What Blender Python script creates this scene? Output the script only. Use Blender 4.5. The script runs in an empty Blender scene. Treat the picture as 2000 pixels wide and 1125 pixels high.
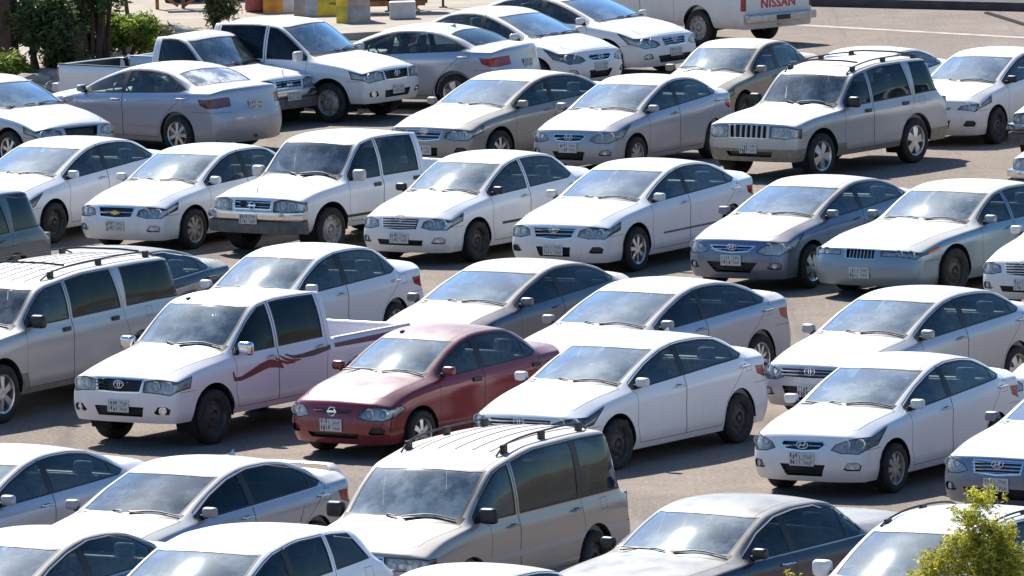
import bpy, bmesh, math, random
from mathutils import Vector, Matrix
from mathutils.bvhtree import BVHTree
from mathutils.geometry import barycentric_transform
random.seed(7)
R=math.radians
scene=bpy.context.scene
COL=scene.collection
# ---------------------------------------------------------------- camera
FPX,PITCH,CAMH,ROLL=17709.6,0.110449,14.479,-0.028083
cam=bpy.data.cameras.new('camera'); cam.sensor_width=36; cam.lens=FPX/2000*36
cam.clip_start=1; cam.clip_end=3000
co=bpy.data.objects.new('camera',cam); COL.objects.link(co)
co.matrix_world=Matrix.Translation((0,0,CAMH)) @ Matrix.Rotation(math.pi/2-PITCH,4,'X') @ Matrix.Rotation(ROLL,4,'Z')
scene.camera=co
# ---------------------------------------------------------------- light
TOSUN=Vector((-.36,.85,1.02)).normalized()
w=bpy.data.worlds.new("World"); scene.world=w; w.use_nodes=True
nt=w.node_tree; bg=nt.nodes['Background']; sky=nt.nodes.new('ShaderNodeTexSky'); sky.sky_type='NISHITA'; sky.sun_disc=False
sky.sun_elevation=math.asin(TOSUN.z); sky.sun_rotation=math.atan2(TOSUN.x,TOSUN.y); sky.dust_density=.7; sky.air_density=1.0; sky.ozone_density=2.0
hs=nt.nodes.new('ShaderNodeHueSaturation'); hs.inputs['Saturation'].default_value=1.3; nt.links.new(sky.outputs[0],hs.inputs['Color']); nt.links.new(hs.outputs[0],bg.inputs[0]); bg.inputs[1].default_value=.092
sl=bpy.data.lights.new('sun','SUN'); sl.energy=5.0; sl.angle=R(.5); sl.color=(1,.955,.88)
so=bpy.data.objects.new('sun',sl); COL.objects.link(so)
so.rotation_euler=(-TOSUN).to_track_quat('-Z','Y').to_euler(); so.location=(0,60,60)
scene.view_settings.view_transform='Standard'; scene.view_settings.look='None'
scene.view_settings.exposure=.82; scene.view_settings.gamma=1; scene.view_settings.use_curve_mapping=False
# ---------------------------------------------------------------- materials
def newmat(name):
    m=bpy.data.materials.new(name); m.use_nodes=True; nt=m.node_tree
    return m,nt,nt.nodes['Principled BSDF']
def N(nt,t,**k):
    n=nt.nodes.new(t)
    for a,b in k.items(): setattr(n,a,b)
    return n
def mixrgb(nt,fac,a,b):
    n=N(nt,'ShaderNodeMix',data_type='RGBA')
    for sock,v in ((n.inputs[0],fac),(n.inputs[6],a),(n.inputs[7],b)):
        if hasattr(v,'links'): nt.links.new(v,sock)
        elif isinstance(v,(tuple,list)): sock.default_value=(*v,1) if len(v)==3 else v
        else: sock.default_value=v
    return n.outputs[2]
def math_(nt,op,a,b=None,clamp=False):
    n=N(nt,'ShaderNodeMath',operation=op,use_clamp=clamp)
    for s,v in ((n.inputs[0],a),(n.inputs[1],b)):
        if v is None: continue
        if hasattr(v,'links'): nt.links.new(v,s)
        else: s.default_value=v
    return n.outputs[0]
def ramp(nt,src,lo,hi,a=0.,b=1.):
    n=N(nt,'ShaderNodeMapRange',interpolation_type='SMOOTHSTEP'); nt.links.new(src,n.inputs[0])
    for i,v in enumerate((lo,hi,a,b)): n.inputs[i+1].default_value=v
    return n.outputs[0]
def noise(nt,scale,detail=4,rough=.6,vec=None,dim='3D'):
    n=N(nt,'ShaderNodeTexNoise'); n.inputs['Scale'].default_value=scale; n.inputs['Detail'].default_value=detail; n.inputs['Roughness'].default_value=rough
    if vec is not None: nt.links.new(vec,n.inputs['Vector'])
    return n.outputs[0]
def simple(name,col,rough=.5,metal=0.,spec=.5,var=.0,scale=12,bump=0):
    m,nt,b=newmat(name); b.inputs['Roughness'].default_value=rough; b.inputs['Metallic'].default_value=metal
    b.inputs['Specular IOR Level'].default_value=spec
    if var:
        tc=N(nt,'ShaderNodeTexCoord'); n=noise(nt,scale,5,.6,tc.outputs['Object'])
        f=ramp(nt,n,.3,.7)
        c=mixrgb(nt,f,tuple(x*(1-var) for x in col),tuple(min(1,x*(1+var)) for x in col)); nt.links.new(c,b.inputs['Base Color'])
        if bump:
            bp=N(nt,'ShaderNodeBump'); bp.inputs['Strength'].default_value=bump; nt.links.new(n,bp.inputs['Height']); nt.links.new(bp.outputs[0],b.inputs['Normal'])
    else: b.inputs['Base Color'].default_value=(*col,1)
    return m
PAINTS={}
def paint(col,metal=0.,low=.5,top=.6,rough=.30):
    """car paint with dusty flat panels plus painted sun glare, road dirt on the sills plus painted ground reflection"""
    key=(col,metal,low,top,rough)
    if key in PAINTS: return PAINTS[key]
    m,nt,b=newmat('car_paint'); tc=N(nt,'ShaderNodeTexCoord'); O=tc.outputs['Object']
    geo=N(nt,'ShaderNodeNewGeometry')
    sz=N(nt,'ShaderNodeSeparateXYZ'); nt.links.new(O,sz.inputs[0])
    sn=N(nt,'ShaderNodeSeparateXYZ'); nt.links.new(geo.outputs['Normal'],sn.inputs[0])
    oi=N(nt,'ShaderNodeObjectInfo')
    vm=N(nt,'ShaderNodeVectorMath',operation='ADD'); nt.links.new(O,vm.inputs[0]); nt.links.new(oi.outputs['Random'],vm.inputs[1])
    n1=noise(nt,3.2,6,.62,vm.outputs[0]); 
    mp=N(nt,'ShaderNodeMapping'); mp.inputs['Scale'].default_value=(9,9,.8); nt.links.new(O,mp.inputs[0])
    n2=noise(nt,2.5,4,.6,mp.outputs[0]) # rain streaks
    h=ramp(nt,sz.outputs[2],.15,.95,1,0)
    lowf=math_(nt,'MULTIPLY',h,ramp(nt,math_(nt,'ADD',math_(nt,'MULTIPLY',n1,.6),math_(nt,'MULTIPLY',n2,.4)),.15,.62))
    lowf=math_(nt,'MULTIPLY',lowf,low,True)  # road dirt, with the tan reflection of the ground painted in
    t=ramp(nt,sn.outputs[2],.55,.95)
    topf=math_(nt,'MULTIPLY',t,math_(nt,'MULTIPLY',ramp(nt,n1,.1,.7,.55,1),top),True)  # pale tops: dusty film plus sun glare painted by surface normal
    d=math_(nt,'MAXIMUM',lowf,topf)
    streak=math_(nt,'MULTIPLY',ramp(nt,n2,.45,.75),.10*low)
    d=math_(nt,'ADD',d,streak,True)
    dust_haze=mixrgb(nt,t,(.36,.285,.215),(.50,.465,.41))
    c=mixrgb(nt,d,col,dust_haze); nt.links.new(c,b.inputs['Base Color'])
    b.inputs['Metallic'].default_value=metal
    if metal: nt.links.new(math_(nt,'MULTIPLY',math_(nt,'SUBTRACT',1,d,True),metal),b.inputs['Metallic'])
    nt.links.new(ramp(nt,d,0,.8,rough,.62),b.inputs['Roughness'])
    nt.links.new(ramp(nt,d,0,.8,.55,.12),b.inputs['Coat Weight']); b.inputs['Coat Roughness'].default_value=.10
    PAINTS[key]=m; return m
def glassmat(name,tint,dust_haze,rough=.04,refl=1.0,ior=1.5,fk=1.8,dustcol=(.62,.62,.58)):
    m=bpy.data.materials.new(name); m.use_nodes=True; nt=m.node_tree
    for n in list(nt.nodes): nt.nodes.remove(n)
    out=N(nt,'ShaderNodeOutputMaterial'); tr=N(nt,'ShaderNodeBsdfTransparent'); tr.inputs[0].default_value=(*tint,1)
    gl=N(nt,'ShaderNodeBsdfGlossy'); gl.inputs['Roughness'].default_value=rough; gl.inputs[0].default_value=(refl*.78,refl*.92,refl*.98,1)
    df=N(nt,'ShaderNodeBsdfDiffuse'); df.inputs[0].default_value=(*dustcol,1)
    fr=N(nt,'ShaderNodeFresnel'); fr.inputs[0].default_value=ior
    tc=N(nt,'ShaderNodeTexCoord'); oi=N(nt,'ShaderNodeObjectInfo')
    vm=N(nt,'ShaderNodeVectorMath',operation='ADD'); nt.links.new(tc.outputs['Object'],vm.inputs[0]); nt.links.new(oi.outputs['Random'],vm.inputs[1])
    n=noise(nt,2.2,7,.68,vm.outputs[0]); f=ramp(nt,n,.42,.66,dust_haze*.3,dust_haze*1.9)
    m1=N(nt,'ShaderNodeMixShader'); m2=N(nt,'ShaderNodeMixShader')
    nt.links.new(f,m1.inputs[0]); nt.links.new(tr.outputs[0],m1.inputs[1]); nt.links.new(df.outputs[0],m1.inputs[2])
    nt.links.new(math_(nt,'MULTIPLY',fr.outputs[0],fk,True),m2.inputs[0]); nt.links.new(m1.outputs[0],m2.inputs[1]); nt.links.new(gl.outputs[0],m2.inputs[2])
    nt.links.new(m2.outputs[0],out.inputs[0])
    return m
M={}
M['black']=simple('black_plastic',(.018,.018,.02),.45,var=.3)
M['seal']=simple('rubber_seal',(.012,.012,.013),.5)
M['gap']=simple('panel_gap',(.02,.02,.02),.8,spec=.1)
M['gap2']=simple('dark_shut_line',(.05,.05,.055),.7,spec=.1)
M['trim_grey']=simple('grey_plastic_trim',(.10,.095,.09),.6,var=.3)
M['trim_tan']=simple('tan_cladding',(.22,.19,.15),.55,var=.2)
M['chrome']=simple('chrome',(.72,.73,.75),.16,1.0,var=.08)
M['chrome_dull']=simple('dull_metal',(.42,.42,.43),.35,1.0,var=.15)
M['tyre']=simple('tyre_rubber',(.030,.028,.026),.75,spec=.25,var=.35,scale=9)
M['steelrim']=simple('black_steel_rim',(.055,.052,.05),.5,.3,var=.4)
M['alloy']=simple('alloy_rim',(.62,.62,.62),.32,.85,var=.15)
M['alloy_dusty']=simple('dusty_hubcap',(.36,.33,.30),.5,.4,var=.2)
M['brake']=simple('brake_dark',(.03,.028,.026),.7)
M['under']=simple('underbody',(.02,.02,.02),.9,spec=.1)
M['cabin']=simple('cabin_trim_grey',(.22,.22,.22),.8,var=.2)
M['seat_grey']=simple('seat_fabric_grey',(.42,.42,.43),.9,var=.25,scale=20)
M['seat_tan']=simple('seat_fabric_tan',(.5,.31,.25),.9,var=.2,scale=20)
M['band']=simple('pale_side_band',(.42,.41,.42),.35,.3)
M['dash']=simple('dashboard',(.55,.54,.50),.7,var=.35,scale=6)
M['paper']=simple('white_paper',(.75,.75,.72),.8)
M['plate']=simple('plate_white',(.55,.55,.53),.4,var=.06,scale=20)
M['ink']=simple('plate_ink',(.05,.06,.08),.5)
M['redlamp']=simple('red_tail_lamp',(.36,.01,.02),.12,var=.25,scale=18,spec=.8)
M['redlamp_dark']=simple('dark_red_tail_lamp',(.13,.02,.03),.15,var=.3,scale=18,spec=.8)
M['amber']=simple('amber_lamp',(.65,.16,.03),.2,spec=.8)
M['lampglass']=glassmat('lamp_cover',(.93,.94,.95),.20,.08,ior=1.5,dustcol=(.7,.69,.66))
M['lampback']=simple('lamp_bowl',(.50,.51,.53),.35,.7,var=.5,scale=16)
M['lampback_dark']=simple('dark_lamp_bowl',(.10,.10,.11),.25,.6,var=.8,scale=14)
M['lens']=simple('lamp_lens',(.75,.78,.82),.1,.6)
M['red_text']=simple('red_lettering',(.55,.03,.03),.4)
M['decal_red']=simple('red_decal',(.19,.02,.035),.4)
M['decal_brown']=simple('brown_decal',(.075,.04,.04),.4)
M['gold']=simple('gold_emblem',(.6,.42,.12),.3,.9)
M['glass_ws']=glassmat('windscreen_glass',(.80,.94,.95),.16,fk=3.3,dustcol=(.56,.66,.66))
M['glass_ws_clear']=glassmat('windscreen_clear',(.72,.84,.88),.10,fk=2.0,dustcol=(.56,.62,.66))
M['glass_side']=glassmat('side_glass',(.50,.58,.60),.03,fk=1.2)
M['glass_tint']=glassmat('tinted_glass',(.05,.055,.065),.012,fk=.7)
M['glass_mid']=glassmat('smoked_glass',(.22,.26,.31),.02,fk=1.0)
M['glass_rear_dusty']=glassmat('dusty_rear_glass',(.4,.42,.42),.75,.2,dustcol=(.75,.72,.66))
M['mirrorglass']=simple('mirror_glass',(.6,.63,.66),.05,1.0)
M['PAINT']=simple('paint_slot',(.5,.5,.5))
# ---------------------------------------------------------------- mesh helpers
def mesh_from(name,verts,faces,mats,fm=None,smooth=True,normals=None):
    me=bpy.data.meshes.new(name); me.from_pydata([tuple(v) for v in verts],[],faces)
    for m in mats: me.materials.append(m)
    if fm: me.polygons.foreach_set('material_index',fm)
    me.polygons.foreach_set('use_smooth',[smooth]*len(faces))
    if normals is not None: me.normals_split_custom_set_from_vertices([tuple(n) for n in normals])
    me.update(); return me
class MB:
    """collects simple solids into one mesh"""
    def __init__(s): s.v=[]; s.f=[]; s.m=[]
    def add(s,vs,fs,mi=0):
        o=len(s.v); s.v+= [Vector(v) for v in vs]; s.f+=[tuple(i+o for i in f) for f in fs]; s.m+=[mi]*len(fs)
    def box(s,c,sz,mi=0,mat=None,taper=1.):
        hx,hy,hz=(a/2 for a in sz); t=taper
        vs=[Vector((x*(t if z>0 else 1),y*(t if z>0 else 1),z)) for x in(-hx,hx) for y in(-hy,hy) for z in(-hz,hz)]
        if mat is not None: vs=[mat@v for v in vs]
        c=Vector(c); vs=[v+c for v in vs]
        s.add(vs,[(0,1,3,2),(4,6,7,5),(0,4,5,1),(2,3,7,6),(0,2,6,4),(1,5,7,3)],mi)
    def rbox(s,c,sz,r,mi=0,mat=None,seg=2):
        bm=bmesh.new(); bmesh.ops.create_cube(bm,size=1); bmesh.ops.scale(bm,vec=sz,verts=bm.verts)
        bmesh.ops.bevel(bm,geom=bm.edges[:],offset=r,segments=seg,affect='EDGES',profile=.6)
        vs=[v.co.copy() for v in bm.verts]; 
        if mat is not None: vs=[mat@v for v in vs]
        c=Vector(c); bm.verts.index_update()
        s.add([v+c for v in vs],[tuple(x.index for x in f.verts) for f in bm.faces],mi); bm.free()
    def tube(s,pts,r,n=8,mi=0,closed=False,flat=1.,caps=True):
        pts=[Vector(p) for p in pts]; k=len(pts); rings=[]
        for i,p in enumerate(pts):
            if closed: t=(pts[(i+1)%k]-pts[i-1])
            else: t=(pts[min(i+1,k-1)]-pts[max(i-1,0)])
            t.normalize(); up=Vector((0,0,1)) if abs(t.z)<.9 else Vector((1,0,0))
            a=t.cross(up).normalized(); b=a.cross(t)
            rr=r[i] if isinstance(r,(list,tuple)) else r
            rings.append([p+(a*math.cos(2*math.pi*j/n)*rr+b*math.sin(2*math.pi*j/n)*rr*flat) for j in range(n)])
        vs=[v for rg in rings for v in rg]; fs=[]
        for i in range(k if closed else k-1):
            for j in range(n):
                a=i*n+j; b=i*n+(j+1)%n; c=((i+1)%k)*n+(j+1)%n; d=((i+1)%k)*n+j
                fs.append((a,b,c,d))
        if not closed and caps: fs.append(tuple(range(n-1,-1,-1))); fs.append(tuple((k-1)*n+j for j in range(n)))
        s.add(vs,fs,mi)
    def lathe(s,prof,n=28,mi=0,axis='Y',c=(0,0,0),closed=False):
        c=Vector(c); vs=[]; k=len(prof)
        for (a,r) in prof:
            for j in range(n):
                t=2*math.pi*j/n; x,z=r*math.cos(t),r*math.sin(t)
                v=Vector((x,a,z)) if axis=='Y' else (Vector((a,x,z)) if axis=='X' else Vector((x,z,a)))
                vs.append(v+c)
        fs=[]
        for i in range(k if closed else k-1):
            for j in range(n):
                fs.append((i*n+j,((i+1)%k)*n+j,((i+1)%k)*n+(j+1)%n,i*n+(j+1)%n))
        s.add(vs,fs,mi)
    def disc(s,r,n=28,mi=0,y=0,c=(0,0,0)):
        c=Vector(c); s.add([c+Vector((r*math.cos(2*math.pi*j/n),y,r*math.sin(2*math.pi*j/n))) for j in range(n)],[tuple(range(n))],mi)
    def prism(s,poly,y0,y1,mi=0):
        """poly in (x,z), extruded along y"""
        n=len(poly); vs=[(p[0],y0,p[1]) for p in poly]+[(p[0],y1,p[1]) for p in poly]
        fs=[tuple(range(n)),tuple(range(2*n-1,n-1,-1))]+[(i,n+i,n+(i+1)%n,(i+1)%n) for i in range(n)]
        s.add(vs,fs,mi)
    def mesh(s,name,mats,smooth=False,angle=35):
        me=mesh_from(name,s.v,s.f,mats,s.m,smooth)
        bm=bmesh.new(); bm.from_mesh(me); bmesh.ops.recalc_face_normals(bm,faces=bm.faces); bm.to_mesh(me); bm.free()
        if smooth: 
            me.set_sharp_from_angle(angle=R(angle))
        return me
def link(name,me,parent=None,loc=None):
    o=bpy.data.objects.new(name,me); COL.objects.link(o)
    if parent is not None: o.parent=parent
    if loc is not None: o.location=loc
    return o
def tag(o,label=None,cat=None,group=None,kind=None):
    if label: o['label']=label
    if cat: o['category']=cat
    if group: o['group']=group
    if kind: o['kind']=kind
    return o
# per-model dimensions: metres, s measured back from the front bumper
def sp(L,W,H,wb,fo,r,hf,sc,zc,sh,zh,sr,zr,sb,zb,ze,belt,**k):
    d=dict(L=L,W=W,H=H,wb=wb,fo=fo,r=r,hf=hf,sc=sc,zc=zc,sh=sh,zh=zh,sr=sr,zr=zr,sb=sb,zb=zb,ze=ze,belt=belt)
    d.update(k)
    if d.get('kind','sedan')=='sedan':
        d['sr']+=.20; d['zr']+=.012; d['sb']+=.12; d['belt']=tuple((a,b-.02) for a,b in belt)
    return d
SPEC={
 # modern compact saloons
 'compact15': sp(4.62,1.775,1.465,2.70,.95,.315,.74,1.10,1.02,2.02,1.38,3.20,1.38,3.98,1.14,1.10,((1.3,.93),(3.6,1.06))),
 'compact05': sp(4.53,1.705,1.49,2.60,.90,.305,.74,1.05,1.00,1.85,1.40,3.05,1.40,3.72,1.11,1.08,((1.2,.93),(3.4,1.01))),
 'camry':     sp(4.82,1.82,1.47,2.775,.97,.33,.76,1.18,1.02,2.12,1.38,3.25,1.38,4.10,1.14,1.12,((1.4,.95),(3.8,1.04))),
 'elantra':   sp(4.53,1.775,1.44,2.70,.88,.32,.76,1.05,1.02,2.05,1.35,3.05,1.36,3.98,1.12,1.10,((1.2,.93),(3.7,1.07))),
 'accent':    sp(4.37,1.70,1.457,2.57,.84,.30,.76,.98,1.00,1.92,1.36,2.95,1.37,3.78,1.12,1.10,((1.2,.92),(3.5,1.06))),
 'sonata':    sp(4.82,1.835,1.475,2.795,.95,.33,.76,1.15,1.02,2.10,1.38,3.25,1.38,4.15,1.14,1.12,((1.4,.94),(3.9,1.06))),
 'optra':     sp(4.50,1.725,1.445,2.60,.93,.31,.74,1.08,.99,1.88,1.37,2.95,1.37,3.65,1.10,1.07,((1.3,.92),(3.4,.99))),
 'rio':       sp(4.215,1.675,1.44,2.41,.82,.285,.72,.98,.98,1.78,1.35,2.75,1.37,3.50,1.08,1.05,((1.1,.91),(3.2,.98))),
 'marquis':   sp(5.38,1.98,1.44,2.91,1.05,.34,.74,1.55,.98,2.30,1.36,3.42,1.36,3.98,1.06,1.02,((1.7,.92),(3.9,.96)),sT=3.62,sE=3.95,qx=.36,sB=2.60),
 'taupe':     sp(4.40,1.70,1.40,2.46,.90,.30,.70,1.10,.94,1.85,1.31,2.80,1.32,3.55,1.03,1.00,((1.3,.88),(3.3,.94))),
 'yaris':     sp(4.30,1.69,1.46,2.55,.82,.30,.78,.92,1.02,1.85,1.38,2.90,1.40,3.65,1.13,1.10,((1.1,.95),(3.4,1.05))),
 'bmw':       sp(4.77,1.80,1.46,2.76,.92,.33,.74,1.25,1.00,2.15,1.36,3.20,1.37,4.05,1.10,1.07,((1.5,.93),(3.8,1.02))),
 'hilux':     sp(5.26,1.76,1.75,3.085,.90,.35,.92,1.18,1.16,1.90,1.68,3.30,1.70,3.42,1.60,1.02,((1.35,1.05),(3.3,1.08)),kind='pickup',zbot=.34,cab=3.42,bedz=1.06),
 'frontier':  sp(5.08,1.82,1.70,2.95,.83,.35,.90,1.10,1.08,1.66,1.62,3.10,1.64,3.22,1.55,1.0,((1.25,1.02),(3.1,1.03)),kind='pickup',zbot=.36,cab=3.22,bedz=1.0),
 'singlecab': sp(4.90,1.69,1.60,2.84,.80,.33,.86,1.15,1.02,1.75,1.53,2.45,1.55,2.56,1.50,.95,((1.3,.96),(2.5,.97)),kind='pickup',zbot=.32,cab=2.56,bedz=.98),
 'jeep':      sp(4.61,1.84,1.74,2.69,.82,.37,.95,1.28,1.10,1.85,1.62,4.24,1.68,4.52,1.12,1.0,((1.5,1.06),(4.4,1.12)),wide=.79,kind='wagon',zbot=.32),
 'suburban':  sp(5.57,2.00,1.80,3.30,.95,.385,1.00,1.30,1.18,1.95,1.68,5.36,1.735,5.54,1.20,1.1,((1.5,1.14),(5.4,1.18)),wide=.82,kind='wagon',zbot=.32),
 'van':       sp(4.84,1.82,1.80,2.81,1.05,.33,.90,.95,1.12,1.66,1.645,4.60,1.73,4.80,1.08,1.04,((1.1,1.06),(4.6,1.03)),wide=.83,kind='wagon',zbot=.28),
 'crossover': sp(4.41,1.82,1.66,2.64,.88,.345,.86,1.10,1.12,1.95,1.55,3.75,1.58,4.28,1.20,1.1,((1.3,1.05),(4.1,1.22)),kind='wagon',zbot=.28),
}
def rail(d,s_name):
    hw=d['W']/2; k=d.get('kind','sedan')
    wide = .72 if k=='sedan' else d.get('wide',.77)
    if s_name=='base': return (d['sc']+.16, .80*hw if k=='sedan' else .86*hw, d['zc']-.03)
    if s_name=='top':  return (d['sh']+.13, wide*hw, d['zh']-.035)
    if s_name=='rtop': return (d['sr']-.05, wide*hw, d['zr']-.022)
    if s_name=='rbase':return (d['sb']-.12, .79*hw, d['zb']-.02)
# ---------------------------------------------------------------- car body shell
def pl(knots,x,rho=.0):
    def f(x):
        if x<=knots[0][0]: return knots[0][1]
        for (a,b),(c,d) in zip(knots,knots[1:]):
            if x<=c: return b+(d-b)*(x-a)/(c-a) if c>a else d
        return knots[-1][1]
    if not rho: return f(x)
    return sum(f(x+rho*k/4) for k in range(-4,5))/9
UR=.72
class Shell:
    def __init__(s,d):
        s.d=d; L,hw,H=d['L'],d['W']/2,d['H']; s.L=L; s.hw0=hw; s.x0=d['fo']+d['wb']/2
        s.kind=d.get('kind','sedan'); s.zbot=d.get('zbot',.20)
        sc,zc,sh,zh,sr,zr,sb,zb,ze,hf=(d[k] for k in('sc','zc','sh','zh','sr','zr','sb','zb','ze','hf'))
        rb,rt,rr,re_=(rail(d,k) for k in('base','top','rtop','rbase'))
        K=[(0,hf)]
        for q in (.1,.22,.4,.6,.8,1): K.append((sc*q,hf+(zc-hf)*q**d.get('hoodp',.62)))
        K.append(((sc+sh)/2,(zc+zh)/2+.022))
        for q in (0,.12,.28,.45,.62,.8,.92,1): K.append((sh+(sr-sh)*q, zh+(zr-zh)*q+4*(H-(zh+zr)/2)*q*(1-q)))
        if s.kind=='pickup':
            K.append((sb-.03,zb))
            K=[k for k in K if k[0]<=d['cab']]
        else:
            K.append(((sr+sb)/2,(zr+zb)/2+(.02 if s.kind=='sedan' else .05))); K.append((sb,zb)); 
            if s.kind=='sedan': K.append((sb+(L-sb)*.6,zb+(ze-zb)*.4+.012))
            K.append((L,ze))
        s.K=K
        b0,b1=d['belt']
        s.KR=[(0,hf-.012),(.45*sc,hf+(zc-hf)*.45**.62-.02),(rb[0],rb[2]),((rb[0]+rt[0])/2,(rb[2]+rt[2])/2+.03),(rt[0],rt[2]),((rt[0]*.7+rr[0]*.3),H-.058),((rt[0]*.3+rr[0]*.7),H-.060),(rr[0],rr[2])]
        s.KY=[(0,.66*hw),(.45*sc,.74*hw),(rb[0],rb[1]),(rt[0],rt[1]),((rt[0]+rr[0])/2,rt[1]+.01),(rr[0],rr[1])]
        if s.kind!='pickup':
            s.KR+=[((rr[0]+re_[0])/2,(rr[2]+re_[2])/2+(.03 if s.kind=='sedan' else .06)),(re_[0],re_[2]),(L,ze-.015)]
            s.KY+=[(re_[0],re_[1]),(L,.66*hw)]
        s.KB=[(0,hf-.06),(.45*sc,hf-.06+(b0[1]-hf+.06)*.62),b0,b1,(L,ze-.07)]
        if s.kind=='pickup': s.KB=s.KB[:3]+[b1,(d['cab'],b1[1]),(d['cab']+.05,d['bedz']-.01),(L,d['bedz']-.01)]
        s.KH=[(0,.92*hw),(d['fo'],.975*hw),(d['fo']+.9,hw),(L-1.1,hw),(L,.93*hw)]
        if s.kind!='sedan': s.KH=[(0,.94*hw),(d['fo'],.985*hw),(d['fo']+.9,hw),(L-.6,hw),(L,.97*hw)]
        s.c=d.get('nose',.36 if s.kind=='sedan' else .20); s.cr=d.get('tail',.36 if s.kind=='sedan' else .14)
        s.Lf=1.25; s.Lr=1.0
        if s.kind=='pickup': s.Lr=.3; s.cr=.03
    def zc(s,x): return pl(s.K,x,.05)
    def zr(s,x): return pl(s.KR,x,.07)
    def yr(s,x): return pl(s.KY,x,.15)
    def zb(s,x): return pl(s.KB,x,.10)
    def hw(s,x): return pl(s.KH,x,.25)
    def fy(s,w): return pl([(0,.925),(.08,.955),(.22,.992),(.34,.984),(.5,.984),(.66,.990),(.80,1.003),(.92,.985),(1,.955)],w)
    def top(s,x,u,bed=False):
        d=s.d; hw=s.hw(x)
        if bed: 
            fl=d['bedz']-.42; bz=d['bedz']
            if bed=='gate': 
                return (hw*.97*abs(u)*(1 if u>=0 else -1), bz-.01*(u>.95))
            T=[(-.2,-.22*hw,fl),(0,0,fl),(.2,.24*hw,fl),(.4,.48*hw,fl),(.58,.70*hw,fl),(.68,.84*hw,fl),(.72,.865*hw,fl+.02),(.80,.875*hw,bz-.03),(.88,.885*hw,bz),(.95,.945*hw,bz),(1,.955*hw,bz-.012)]
            return (pl([(t[0],t[1]) for t in T],u),pl([(t[0],t[2]) for t in T],u))
        yr,zr,zc=s.yr(x),s.zr(x),s.zc(x)
        if u<=UR:
            v=abs(u)/UR; return (yr*u/UR, zc-(zc-zr)*v**2.3)
        q=(u-UR)/(1-UR); yb=hw*.955; zb=s.zb(x)
        hgt=max(0,zr-zb)
        return (yr+(yb-yr)*q+.05*hgt*math.sin(math.pi*q), zr+(zb-zr)*q)
    def warp(s,x,y,w):
        """plan rounding of nose and tail"""
        f=min(1,abs(y)/(s.hw0*.94)); q_=2.7 if x<s.L/2 or s.kind!='sedan' else 2.25; arc=1-(1-min(1,f**q_))**(1/q_)
        L=s.L
        pf=pl([(0,.10),(.12,.05),(.3,.0),(.55,.0),(.72,.02),(.88,.045),(1,.07)],w)
        pr=pl([(0,.12),(.12,.05),(.3,.0),(.50,.01),(.60,.05),(.80,.08),(1,.11)],w)
        if s.kind!='sedan': pf*=.7; pr*=.8
        if s.kind=='pickup': pr=0
        if x<s.Lf:
            F=pf+s.c*arc; return F+x*(1-F/s.Lf)
        if x>L-s.Lr:
            F=pr+s.cr*arc; t=(L-x); return L-(F+t*(1-F/s.Lr))
        return x
    def T(s,x,u,bed=False):
        y,z=s.top(x,u,bed); return Vector((s.x0-s.warp(x,y,1),y,z))
    def S(s,x,w,bed=None):
        zb=s.zb(x); z=s.zbot+(zb-s.zbot)*w; y=s.hw(x)*s.fy(w)
        return Vector((s.x0-s.warp(x,s.hw(x)*.955 if w>.9 else y,w),y,z))
    def F(s,u,w,rear=False,bed=False):
        x=s.L if rear else 0; y,zt=s.top(x,u,bed); z=s.zbot+(zt-s.zbot)*w
        y*=s.fy(w)/.955 if u>.5 else 1+(s.fy(w)/.955-1)*max(0,u)*2
        return Vector((s.x0-s.warp(x,y,w),y,z))
    def stations(s):
        d=s.d; key=[0,.10,.24,.45,.7,d['sc']-.10,d['sc']-.02,d['sc']+.08,d['sc']+.2,d['sh']-.15,d['sh']-.03,d['sh']+.08,d['sh']+.2]
        if s.kind=='pickup':
            c=d['cab']; key+=[c-.16,c-.05,c-.012,c]; end=c
        else:
            key+=[d['sr']-.12,d['sr'],d['sr']+.12,d['sb']-.15,d['sb']-.04,d['sb']+.06,s.L-.24,s.L-.10,s.L]; end=s.L
        key=sorted(set(round(k,3) for k in key if 0<=k<=end))
        out=[]
        for a,b in zip(key,key[1:]):
            n=max(1,round((b-a)/.2)); out+=[a+(b-a)*i/n for i in range(n)]
        out.append(key[-1])
        o=[out[0]]
        for q in out[1:]:
            if q-o[-1]>.02 or q>=end-.03: o.append(q)
        res=[(q,False) for q in o]
        if s.kind=='pickup':
            c=d['cab']; res+=[(c+.012,True),(c+.05,True)]
            n=7
            res+=[(c+.05+(s.L-.09-c-.05)*i/n,True) for i in range(1,n+1)]
            res+=[(s.L-.075,'gate'),(s.L-.03,'gate'),(s.L,'gate')]
        return res
    def build(s):
        us=[-.2,0,.2,.4,.58,.68,.72,.80,.88,.95,1]; ws=[1,.92,.80,.66,.5,.34,.2,.08,0]
        st=s.stations(); V={}; vs=[]; fs=[]
        def idx(p):
            k=(round(p.x,4),round(p.y,4),round(p.z,4))
            if k not in V: V[k]=len(vs); vs.append(p)
            return V[k]
        def quad(a,b,c,e):
            f=[]; 
            for i in (idx(a),idx(b),idx(c),idx(e)):
                if i not in f: f.append(i)
            if len(f)>2: fs.append(f)
        G=[[s.T(x,u,b) for u in us] for x,b in st]
        for i in range(len(st)-1):
            for j in range(len(us)-1): quad(G[i][j],G[i][j+1],G[i+1][j+1],G[i+1][j])
        Sd=[[s.S(x,w) if w<1 else G[i][-1] for w in ws] for i,(x,b) in enumerate(st)]
        for i in range(len(st)-1):
            for k in range(len(ws)-1): quad(Sd[i][k],Sd[i][k+1],Sd[i+1][k+1],Sd[i+1][k])
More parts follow.
